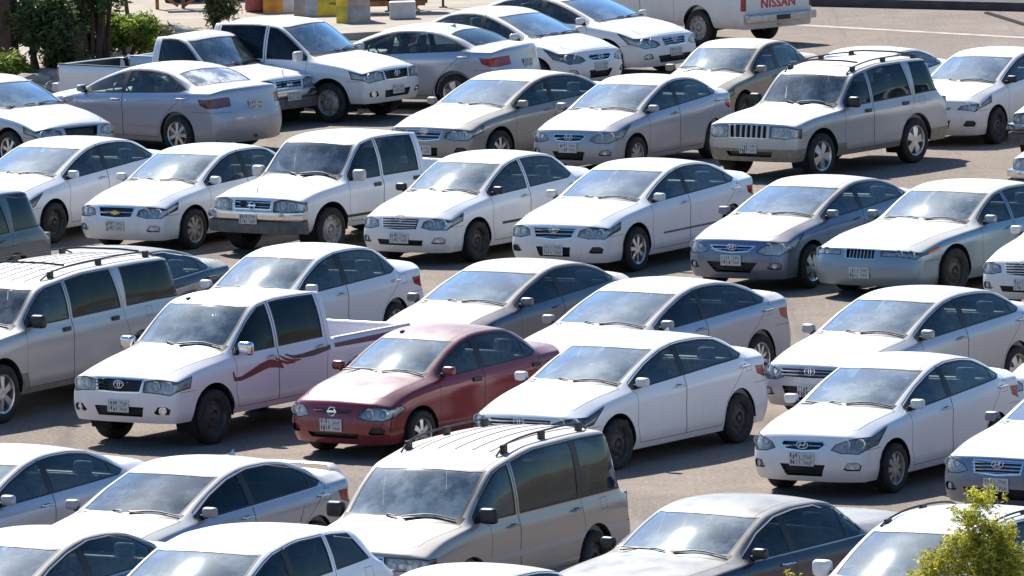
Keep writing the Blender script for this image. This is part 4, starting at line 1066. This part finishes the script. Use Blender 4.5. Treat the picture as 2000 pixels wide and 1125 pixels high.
# ---------------------------------------------------------------- vehicles
FIT={'c33':(1.33,111.65,-2.1789),'c35':(4.49,108.75,-2.1173),'c29':(-3.60,115.37,-2.1804),'c32':(-1.11,113.35,-2.1945),'c40':(-0.60,99.13,-2.0818),'c41':(2.12,96.32,-2.2274),'c39':(-3.76,100.66,-2.1368),'c34':(5.04,115.86,-2.1821),'c31':(1.72,117.66,-2.1772),'c30':(-0.11,120.76,-2.1406),'c28':(-3.00,123.09,-2.1501),'c27':(-6.59,118.24,-2.1080),'c17':(-7.01,140.17,-2.1188),'c18':(-4.76,138.68,-2.1579),'c19':(-2.52,137.73,-2.2058),'c20':(-0.45,135.76,-2.1519),'c21':(1.84,133.94,-2.1183),'c22':(4.32,131.00,-2.1262),'c23':(6.39,129.73,-2.1970),'c15':(-0.01,149.82,-2.1988),'c16':(2.06,148.52,-2.1086),'c12':(5.15,146.86,-2.2106),'c13':(8.08,151.75,-2.0801),'c10':(3.92,155.78,-2.0550),'c4':(-3.90,159.06,-0.6000),'c3':(-5.41,158.48,-0.7317),'c6':(0.17,163.47,-0.7545),'c7':(1.30,166.46,-0.6836),'c1':(-8.54,152.06,-0.8715),'c2':(-6.02,154.08,2.4052),'c5':(-1.78,160.40,2.6860),'c8':(3.39,172.89,2.2689),'c36':(6.87,106.30,-2.1650),'c38':(-6.06,102.17,-2.1465),'c42':(-3.12,93.15,-2.1293),'c43':(-5.31,95.20,-2.1445),'c44':(-0.71,91.30,-2.1468),'c45':(4.32,93.03,-2.1285),'c26':(-5.72,123.53,-2.1125),'c25':(-8.59,128.88,-2.1292),'c24':(8.29,127.20,-2.1300),'c11':(6.00,152.81,-2.0586),'c14':(10.05,147.94,-2.1293),'c9':(9.66,140.39,-2.1642),'c37':(7.85,113.69,-2.1642)}
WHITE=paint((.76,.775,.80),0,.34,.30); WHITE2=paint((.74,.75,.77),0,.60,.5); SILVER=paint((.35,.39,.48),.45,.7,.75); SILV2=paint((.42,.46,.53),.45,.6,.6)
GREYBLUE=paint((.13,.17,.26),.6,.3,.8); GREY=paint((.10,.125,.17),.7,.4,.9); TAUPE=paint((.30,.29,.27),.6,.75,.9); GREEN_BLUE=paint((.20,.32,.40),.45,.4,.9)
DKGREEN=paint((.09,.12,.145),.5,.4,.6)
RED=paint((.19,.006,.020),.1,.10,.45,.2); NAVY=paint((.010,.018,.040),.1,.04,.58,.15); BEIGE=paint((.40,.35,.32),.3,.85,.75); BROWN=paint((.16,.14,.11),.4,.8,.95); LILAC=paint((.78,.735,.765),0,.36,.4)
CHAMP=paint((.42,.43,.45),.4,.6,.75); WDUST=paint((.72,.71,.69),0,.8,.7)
def car(k,name,model,pt,label,cat='car',group='cars parked in the lot',**o):
    x,y,a=FIT[k]; return place(name,model,o,pt,x,y,a,label,cat,group)
SPECX={}
def band(up,lo): return up+lo[::-1]
HDECAL=[('decal_red',[band([(1.28,.885),(1.33,.80),(1.45,.80),(1.65,.86),(1.85,.92),(2.02,.95),(2.12,.945),(2.30,.88)],[(1.26,.865),(1.30,.755),(1.45,.745),(1.65,.775),(1.85,.815),(2.02,.845),(2.15,.835),(2.36,.80)]),
   band([(2.17,.965),(2.3,.915),(2.42,.88),(2.6,.86)],[(2.16,.945),(2.28,.885),(2.42,.845),(2.6,.845)]),
   band([(2.28,.98),(2.40,.93),(2.52,.90),(2.72,.88)],[(2.27,.96),(2.38,.90),(2.52,.865),(2.72,.865)])]),
  ('decal_brown',[band([(2.40,.985),(2.55,.945),(2.75,.945),(3.0,.965),(3.30,.99),(3.37,.995)],[(2.38,.97),(2.55,.905),(2.75,.89),(3.0,.89),(3.30,.925),(3.37,.935)])]),
  ('decal_red',[band([(3.47,1.0),(4.0,1.005),(4.5,1.01),(5.15,1.02)],[(3.47,.945),(4.0,.94),(4.5,.935),(5.15,.93)])])]
DARKM=dict(mirror='black',handle='black')
car('c33','saloon_car','compact15',WHITE,'clean white saloon with black steel wheels beside the red saloon, behind the beige van','saloon car',wheel='steel',aerial=(3.3,0,.05,'fin'),ws='glass_ws',papers=1)
car('c35','saloon_car','accent',WHITE,'white saloon with many-spoked hubcaps and oval chrome grille, in the open beside the shrub top','saloon car',wheel='cap8',seed=5,ws='glass_ws')
car('c29','pickup_truck','hilux',LILAC,'white double cab pickup with red and brown swoosh stripes on its flank','pickup',group='pickups parked in the lot',wheel='steel',decal=HDECAL,sg='glass_tint',mirror='chrome',tanbed=1,aerial=(2.0,-.35,.05,'x'),seed=9)
car('c32','saloon_car','rio',RED,'small dark red saloon with oval headlights, the only red car','saloon car',wheel='alloy6',handle='black',aerial=(1.95,-.30,.04,'x'),seed=11,papers=1)
car('c40','van','van',BEIGE,'dusty beige passenger van with black roof rails and ribbed roof','van',group='vans and estates parked in the lot',wheel='steel',mirror='black',rails=(2.15,4.2,.085),ribs=(5,2.3,4.3),sgf='glass_side',sg='glass_mid',seed=4,
    spec=dict(cargo=(3.58,4.55,4.52),sT=3.50,sE=3.50,sB=2.12,bpillar='body',cblack=1,mould=[(1.0,4.75,.62,.68,26),(1.2,4.6,.40,.43,26)]),papers=1)
car('c41','saloon_car','marquis',NAVY,'dark navy long saloon with chrome window trim and pale roof, bottom right','saloon car',wheel='alloy5',windowchrome=1,mirror='black',handle='chrome',sg='glass_mid')
car('c39','saloon_car','camry',SILVER,'silver saloon with dark tinted windows and a boot spoiler, in front of the striped pickup','saloon car',wheel='alloy5',sg='glass_tint',spoiler=1,windowchrome=1,aerial=(3.35,0,.07,'fin'),handle='chrome',ws='glass_ws_clear')
car('c34','saloon_car','compact15',SILV2,'silver saloon with dark grille, right behind the white saloon with many-spoked hubcaps','saloon car',wheel='alloy5',sg='glass_side',papers=1)
car('c31','saloon_car','sonata',SILVER,'silver saloon with red tail light and dusty rear flank, behind the clean white saloon','saloon car',wheel='alloy10',sg='glass_mid')
car('c30','saloon_car','elantra',GREY,'dark grey saloon with pale bonnet right behind the red saloon','saloon car',wheel='alloy5',sg='glass_mid')
car('c28','saloon_car','compact05',WHITE,'white saloon half hidden behind the striped pickup cab, red tail light showing','saloon car',wheel='cap8')
car('c27','estate_suv','suburban',CHAMP,'huge beige and silver off-roader with ribbed roof and dark windows at left edge','off-roader',group='vans and estates parked in the lot',wheel='alloy6',mirror='black',handle='black',sg='glass_tint',rails=(2.35,5.1,.07),ribs=(6,1.9,5.1),bars=(3.0,4.8),sgf='glass_side',ws='glass_ws_clear',aerial=(1.85,0,.06,'x'),
    spec=dict(cargo=(3.93,5.28,5.40),sT=3.70,sE=3.80,sB=2.60,sill=.03,bpillar='body',clad=.60,cladmat='trim_tan',face='suburban'))
car('c17','saloon_car','compact15',WHITE,'white saloon with dark wheel at left edge, next to the one with gold badge','saloon car',wheel='steel',papers=1,sg='glass_side')
car('c18','saloon_car','optra',WHITE,'white saloon with wide black grille and gold badge, left of the boxy white pickup','saloon car',wheel='cap8',seed=3)
car('c19','pickup_truck','frontier',WHITE2,'boxy white double cab pickup with chrome front bumper, in the middle row','pickup',group='pickups parked in the lot',wheel='steel_s',handle='black',sg='glass_mid',ws='glass_ws_clear',hood_star=1,seed=6,spec=dict(mould=[(1.2,3.1,.50,.54,20)]))
car('c20','saloon_car','compact05',WHITE,'white saloon with black mirror and white window pillar, right of the boxy pickup','saloon car',wheel='steel',mirror='black',sg='glass_side',papers=1,seed=8,spec=dict(bpillar='body',mould=[(1.55,3.3,.50,.54,20)],quarter=0))
car('c21','saloon_car','camry',WHITE,'white saloon with striped chrome grille between the black-mirrored white saloon and the blue-grey one','saloon car',wheel='alloy7',seed=12,spec=dict(mould=[(1.7,3.5,.48,.51,24)]))
car('c22','saloon_car','elantra',GREYBLUE,'blue-grey saloon with swept headlights and sunroof, middle row right','saloon car',wheel='alloy5',seed=13,papers=1)
car('c23','saloon_car','marquis',GREEN_BLUE,'long pale blue-green saloon with upright barred grille and amber side lamps','saloon car',wheel='steel',seed=14,spec=dict(bpillar='body'),papers=1)
car('c24','saloon_car','compact05',WHITE,'white saloon cut off by the right edge, nose beside the pale blue-green saloon','saloon car',wheel='steel',seed=15)
car('c15','saloon_car','camry',TAUPE,'dusty taupe saloon left of the silver saloon with oval grille, upper middle','saloon car',wheel='alloy7',seed=16)
car('c16','saloon_car','accent',SILVER,'silver saloon with oval chrome grille, left of the champagne off-roader','saloon car',wheel='cap8',seed=17)
car('c12','estate_suv','jeep',CHAMP,'champagne boxy off-roader with seven-slot grille and roof rails','off-roader',group='vans and estates parked in the lot',wheel='alloy5',mirror='black',handle='black',sg='glass_mid',rails=(1.95,4.05,.06),bars=(2.35,3.75),ws='glass_ws_clear',
    spec=dict(cargo=(3.52,4.22,4.34),sT=3.30,sE=3.42,sB=2.28,bpillar='body',clad=.53,cladmat='trim_tan',hightail=(.78,1.10)))
car('c13','saloon_car','yaris',WHITE2,'white saloon with black mirror right of the champagne off-roader','saloon car',wheel='steel',mirror='black')
car('c10','saloon_car','taupe',BROWN,'old dusty brown saloon with pale roof behind the silver saloon with oval grille','saloon car',wheel='steel',papers=1)
car('c11','saloon_car','elantra',WHITE,'white saloon whose roof shows behind the champagne off-roader','saloon car',wheel='alloy5')
car('c4','pickup_truck','hilux',WHITE2,'white double cab pickup facing right with black windows, upper left','pickup',group='pickups parked in the lot',wheel='steel_s',sg='glass_tint',seed=19)
car('c3','pickup_truck','singlecab',WHITE2,'white single cab pickup with black load bed behind the silver saloon, upper left','pickup',group='pickups parked in the lot',wheel='steel',sg='glass_mid',blackrail=1,hood_star=1,seed=20)
car('c6','saloon_car','accent',WHITE,'smaller white saloon facing right at the top, left of the large white saloon','saloon car',wheel='steel',seed=21)
car('c7','saloon_car','sonata',WHITE,'large white saloon with barred grille facing right, front of the white pickup at the top','saloon car',wheel='alloy5',seed=22)
car('c1','saloon_car','bmw',SILV2,'silver saloon with black grille facing right, cut off by the left edge','saloon car',wheel='alloy7',seed=23,plate=0,face=dict(emblem=None,slats=0))
car('c2','saloon_car','camry',SILVER,'silver saloon seen from behind with dark tail lights and spoked alloy wheels, upper left','saloon car',wheel='alloy7',rear=1,darktail=1,rg='glass_rear_dusty',spec=dict(mould=[(1.7,3.5,.44,.46,23)]))
car('c5','saloon_car','sonata',SILV2,'silver-blue saloon seen from behind with red tail light, top middle','saloon car',wheel='alloy5',rear=1,rg='glass_mid',aerial=(3.3,0,.05,'fin'))
car('c8','pickup_truck','frontier',WDUST,'white pickup seen from behind with red lettering on its tailgate, top edge','pickup',group='pickups parked in the lot',wheel='steel_s',sg='glass_mid',tailtext='NISSAN')
car('c36','saloon_car','sonata',GREYBLUE,'dark grey-blue saloon with barred grille at the right edge above the shrub','saloon car',wheel='alloy5',seed=24,spec=dict(L=4.55))
car('c38','saloon_car','camry',SILV2,'silver saloon with clear windows at the left edge beside the saloon with a spoiler','saloon car',wheel='alloy5',sg='glass_side',handle='chrome')
car('c42','hatchback','crossover',WHITE,'white crossover with black roof line at the bottom edge, in front of the beige van','hatchback',wheel='alloy5',sg='glass_mid',aerial=(3.75,0,.20,'x'),spec=dict(cargo=(3.12,3.55,3.78),sT=3.05,sE=3.05,sill=.05))
car('c43','saloon_car','bmw',GREY,'dark grey saloon with chrome window line in the bottom left corner','saloon car',wheel='alloy5',windowchrome=1,sg='glass_side',face=dict(emblem=None))
car('c44','saloon_car','compact05',WHITE,'white car of which only the roof shows at the bottom edge','saloon car',wheel='steel')
car('c45','hatchback','crossover',WHITE,'white crossover with black roof rail behind the yellow-green shrub','hatchback',wheel='alloy5',rails=(2.1,3.9,.03))
car('c26','saloon_car','sonata',NAVY,'dark blue saloon behind the huge beige off-roader','saloon car',wheel='alloy5',windowchrome=1)
car('c25','hatchback','jeep',DKGREEN,'blue-grey estate with dark rear window at the left edge','estate car',wheel='steel',sg='glass_mid',spec=dict(cargo=(3.52,4.22,4.34),sT=3.30,sE=3.42,sB=2.28))
car('c14','pickup_truck','frontier',WHITE2,'upper white pickup nose at the right edge, beside the white saloon with black mirror','pickup',group='pickups parked in the lot',wheel='steel',seed=30)
car('c9','pickup_truck','frontier',WHITE,'lower white pickup nose with chrome bumper at the right edge','pickup',group='pickups parked in the lot',wheel='steel',seed=31)
car('c37','saloon_car','compact05',WHITE,'white bonnet at the right edge above the tail light of the white saloon','saloon car',wheel='steel',seed=32)
# ---------------------------------------------------------------- planting and clutter, upper left
random.seed(21)
def bushy(name,u,v,w,h,mat,label,cat,n,size,seed,trunks=0,depth=1.2,group=None,lift=0,dens=None):
    g=GP(u,v); ppm=FPX/g.y; W_,H_=w/ppm,h/ppm; rt=root(name,g.x,g.y,label,cat,group); rnd=random.Random(seed)
    bl=[]
    for k in range(9):
        bl.append((rnd.uniform(-.32,.32)*W_,rnd.uniform(-.3,.3)*depth,lift+(H_-lift)*rnd.uniform(.25,.8),W_*rnd.uniform(.16,.28),depth*.35,(H_-lift)*rnd.uniform(.14,.26)))
    leaves('foliage' if cat!='tree' else 'crown',mat,bl,n,size,rt,seed)
    pths=[]
    for k in range(max(3,trunks)):
        x=rnd.uniform(-.3,.3)*W_; t=rnd.uniform(-.15,.15); pths.append(([(x*.5,rnd.uniform(-.2,.2),0),(x*.8+t,0,H_*.35),(x+t*1.5,.05,H_*.8)],.045 if cat!='tree' else .07,.015))
    limbs('stem' if cat!='tree' else 'trunk',pths,rt); return rt
bushy('shrub',250,118,112,98,M['leaf_lime'],'bright lime green bush behind the single cab pickup','shrub',6500,.042,3,depth=1.0)
bushy('shrub',306,102,70,52,M['leaf_olive'],'small loose green bush right of the lime bush','shrub',2400,.04,4,depth=.8)
bushy('shrub',18,160,75,55,M['leaf_lime'],'low yellow-green bush at the left edge by the rocks','shrub',3000,.04,5,depth=.8)
bushy('shrub',72,150,175,165,M['leaf_dark'],'dense dark bush at the left edge, left of the thin trunks','shrub',14000,.055,6,depth=1.6)
bushy('shrub',160,116,110,80,M['leaf_dark'],'dark bush behind the thin trunks','shrub',9000,.05,16,depth=1.2)
bushy('shrub',128,142,80,52,M['leaf_olive'],'grey-green low shrub in front of the thin trunks','shrub',4000,.045,7,depth=1.0)
# thin-trunked trees
for i,(u,v,lab) in enumerate(((182,128,'thin-trunked tree left of the lime bush'),(150,126,'thin-trunked tree next to the dense dark bush'),(203,126,'thin-trunked tree directly beside the lime bush'),(262,60,'slender trunk rising behind the lime bush'))):
    g=GP(u,v); rt=root('tree',g.x,g.y,lab+' with crown above the frame','tree','thin trees behind the cars'); rnd=random.Random(40+i); pths=[]
    for k in range(5 if i<3 else 1):
        x=rnd.uniform(-.25,.25); pths.append(([(x*.4,0,0),(x*.8+rnd.uniform(-.05,.05),0,.8),(x*1.2,.1,1.8),(x*1.7,.1,3.0)],.045,.03))
    limbs('trunk',pths,rt)
    leaves('crown',M['leaf_dark'],[(rnd.uniform(-.55,.5),rnd.uniform(-.4,.4),(rnd.uniform(.75,1.5) if k<5 else rnd.uniform(2,3.4)),.38,.5,.22 if k<5 else .45) for k in range(9)],2600,.045,rt,60+i)
g=GP(12,150); rt=root('palm_trunk',g.x,g.y,'thick rough brown trunk at the left edge of the frame','tree'); limbs('trunk',[([(0,0,0),(.02,0,1.2),(0,0,2.6),(0,.05,4.4)],.26,.22)],rt); leaves('crown',M['leaf_dark'],[(0,0,4.5,.9,.9,.4)],700,.09,rt,3,3)
bushy('tree',434,66,70,125,M['leaf_olive'],'small feathery tree behind the double cab pickup facing right','tree',2600,.04,9,depth=.7,lift=.15)
# rocks along the paving edge
for i,(u,v,s_) in enumerate(((60,168,.55),(95,160,.5),(118,172,.45),(25,182,.5),(75,182,.4),(142,158,.4))):
    g=GP(u,v); rnd=random.Random(i+5); bm=bmesh.new(); bmesh.ops.create_icosphere(bm,subdivisions=2,radius=s_*.5)
    for q in bm.verts: q.co=Vector((q.co.x*1.3,q.co.y,q.co.z*.62))*(1+rnd.uniform(-.14,.14))
    me=bpy.data.meshes.new('rock'); bm.to_mesh(me); bm.free(); me.materials.append(M['rock']); o=link('rock',me,None,(g.x,g.y,s_*.14))
    tag(o,['large tan rock at the foot of the dark bush','tan rock left of the pickup load bed','low tan rock nearest the silver saloon seen from behind','tan rock below the yellow-green bush','small tan rock in front of the large one','small rock against the pickup load bed'][i],'rock','rocks edging the planting')
# barriers
def barrier(u0,u1,v,mats,label,h=.85,dz=.0,step=1):
    a,b=GP(u0,v),GP(u1,v); L_=(b-a).length; rt=root('concrete_barrier',(a.x+b.x)/2,(a.y+b.y)/2,label,'barrier','painted concrete barriers',.14); mb=MB(); n=len(mats)
    for k,mt in enumerate(mats):
        x0=-L_/2+L_*k/n; x1=x0+L_/n
        pr=[(-.30,0),(-.30,.14),(-.17,.32),(-.12,h),(.12,h),(.17,.32),(.30,.14),(.30,0)]
        mb.add([(x0,p[0],p[1]) for p in pr]+[(x1,p[0],p[1]) for p in pr],[tuple(range(8)),tuple(range(15,7,-1))]+[(i,8+i,8+(i+1)%8,(i+1)%8) for i in range(8)],mt)
    me=mb.mesh('barrier_body',[M['concrete'],M['concrete_y'],M['concrete_o'],M['concrete_w']]); link('barrier_body',me,rt)
barrier(517,572,36,(2,2,3),'short barrier painted orange and white next to the red one')
barrier(578,664,42,(0,3,1,1),'barrier painted white and yellow in the middle of the row')
barrier(660,722,56,(1,0,0),'barrier with a yellow end, nearest of the row, behind the double cab pickup',.9)
a=GP(505,36); o=root('barrel',a.x,a.y,'dark red plastic barrel beside the orange and white barrier','barrel',None,.14); mb=MB(); mb.lathe([(0,.02),(0,.24),(.05,.27),(.3,.25),(.34,.27),(.6,.25),(.64,.27),(.95,.24),(.95,0)],20,0,'Z'); link('drum',mb.mesh('drum',[M['redplastic']],True),o)
# tank on a frame, posts, block, trestle
a=GP(760,38); o=root('steel_tank',a.x,a.y,'long grey tank lying on rusty beams behind the white saloons','tank',None,.14,R(-4)); mb=MB(); mb.lathe([(-1.3,0),(-1.3,.30),(-1.2,.36),(.75,.36),(.92,.28),(1.0,0)],24,0,'X',(0,0,.62)); link('tank_shell',mb.mesh('tank_shell',[M['pipe']],True),o)
mb=MB(); mb.box((-.2,-.3,.20),(1.9,.08,.10)); mb.box((-.2,.3,.20),(1.9,.08,.10)); 
for x in(-.9,.5): mb.box((x,0,.11),(.1,.8,.10))
link('beam_frame',mb.mesh('beam_frame',[M['rust']]),o)
for i,u in enumerate((760,812,866)):
    a=GP(u,36-i*4); b=root('steel_post',a.x,a.y,['dark steel post left of the white block','dark steel post right of the white block','dark steel post farthest right behind the silver-blue saloon'][i],'post','dark steel posts',.14)
    mb=MB(); mb.box((0,0,.6),(.05,.05,1.2)); mb.box((0,0,.01),(.16,.16,.02)); mb.box((.28,0,.22),(.56,.04,.04)); link('post_shaft',mb.mesh('post_shaft',[M['darksteel']]),b)
a=GP(787,50); o=root('concrete_block',a.x,a.y,'white concrete block between the dark steel posts','block',None,.14); mb=MB(); mb.rbox((0,0,.17),(.52,.35,.34),.03); link('block_body',mb.mesh('block_body',[M['concrete_w']]),o)
a=GP(368,30); o=root('trestle',a.x,a.y,'rusty steel trestle on the pale paving behind the pickups','trestle',None,.14); mb=MB()
for x in(-.62,-.1,.55):
    mb.box((x,0,.5),(.07,.07,1.0)); 
mb.tube([(-.60,0,.35),(-.2,0,.05)],.03,6); mb.tube([(.0,0,.35),(-.08,0,.30)],.03,6); mb.tube([(-.08,0,.05),(.30,0,.30)],.03,6); mb.box((0,0,.36),(1.3,.06,.06)); mb.box((0,0,.95),(1.4,.5,.06)); link('frame',mb.mesh('frame',[M['rust']]),o)
a=GP(400,14); o=root('brick_stack',a.x,a.y,'dark brown stack behind the rusty trestle','stack',None,.14); mb=MB(); mb.rbox((0,0,.35),(1.6,.8,.7),.05); link('stack_body',mb.mesh('stack_body',[M['kerbdark']]),o)
# ---------------------------------------------------------------- shrub tops in front of the camera's lower edge
def at(u,v,y):
    cr,sr=math.cos(-ROLL),math.sin(-ROLL); a,b=u-1000,v-562.5; a,b=a*cr-b*sr,a*sr+b*cr
    c,s=math.cos(PITCH),math.sin(PITCH); t=y/(FPX*c-b*s); return Vector((a*t,y,CAMH+(-FPX*s-b*c)*t))
yb=82.; ctr=at(1905,1125,yb); rt=root('shrub',ctr.x,yb,'feathery yellow-green shrub top in the bottom right corner','shrub')
bl=[]
for (u,v,ru,rv) in ((1918,975,40,24),(1898,1012,40,26),(1935,1035,55,30),(1878,1058,44,30),(1920,1080,85,36),(1838,1096,46,28),(1960,1085,40,44),(1930,1125,85,40),(1822,1128,50,28),(1985,1120,35,40),(1915,1170,110,50),(1915,1240,110,60),(1915,1330,100,70)):
    p=at(u,v,yb); s_=yb/FPX; bl.append((p.x-ctr.x,random.uniform(-.08,.08),p.z,ru*s_*.92,.22,rv*s_*.92))
leaves('foliage',M['leaf_yellow'],bl,26000,.0155,rt,11,1.9,.15)
limbs('stem',[([(0,0,0),(.02,0,1.0),(.03,0,1.8),(.06,0,2.45)],.06,.012)]+[([(0,0,.9),(x*.5,0,1.4),(x,0,1.9)],.025,.006) for x in(-.35,.3,-.2,.45)],rt)
p=at(1558,1118,yb-.5); rt=root('shrub',p.x,yb-.5,'tip of a dry yellow shrub at the bottom edge before the navy saloon','shrub')
leaves('foliage',M['leaf_yellow'],[(0,0,p.z-.02,.10,.08,.07),(-.05,0,p.z-.16,.16,.1,.1),(0,0,p.z-.5,.25,.2,.2)],420,.016,rt,13,2.0)
limbs('stem',[([(0,0,0),(.02,0,.8),(0,0,p.z)],.03,.008)],rt)
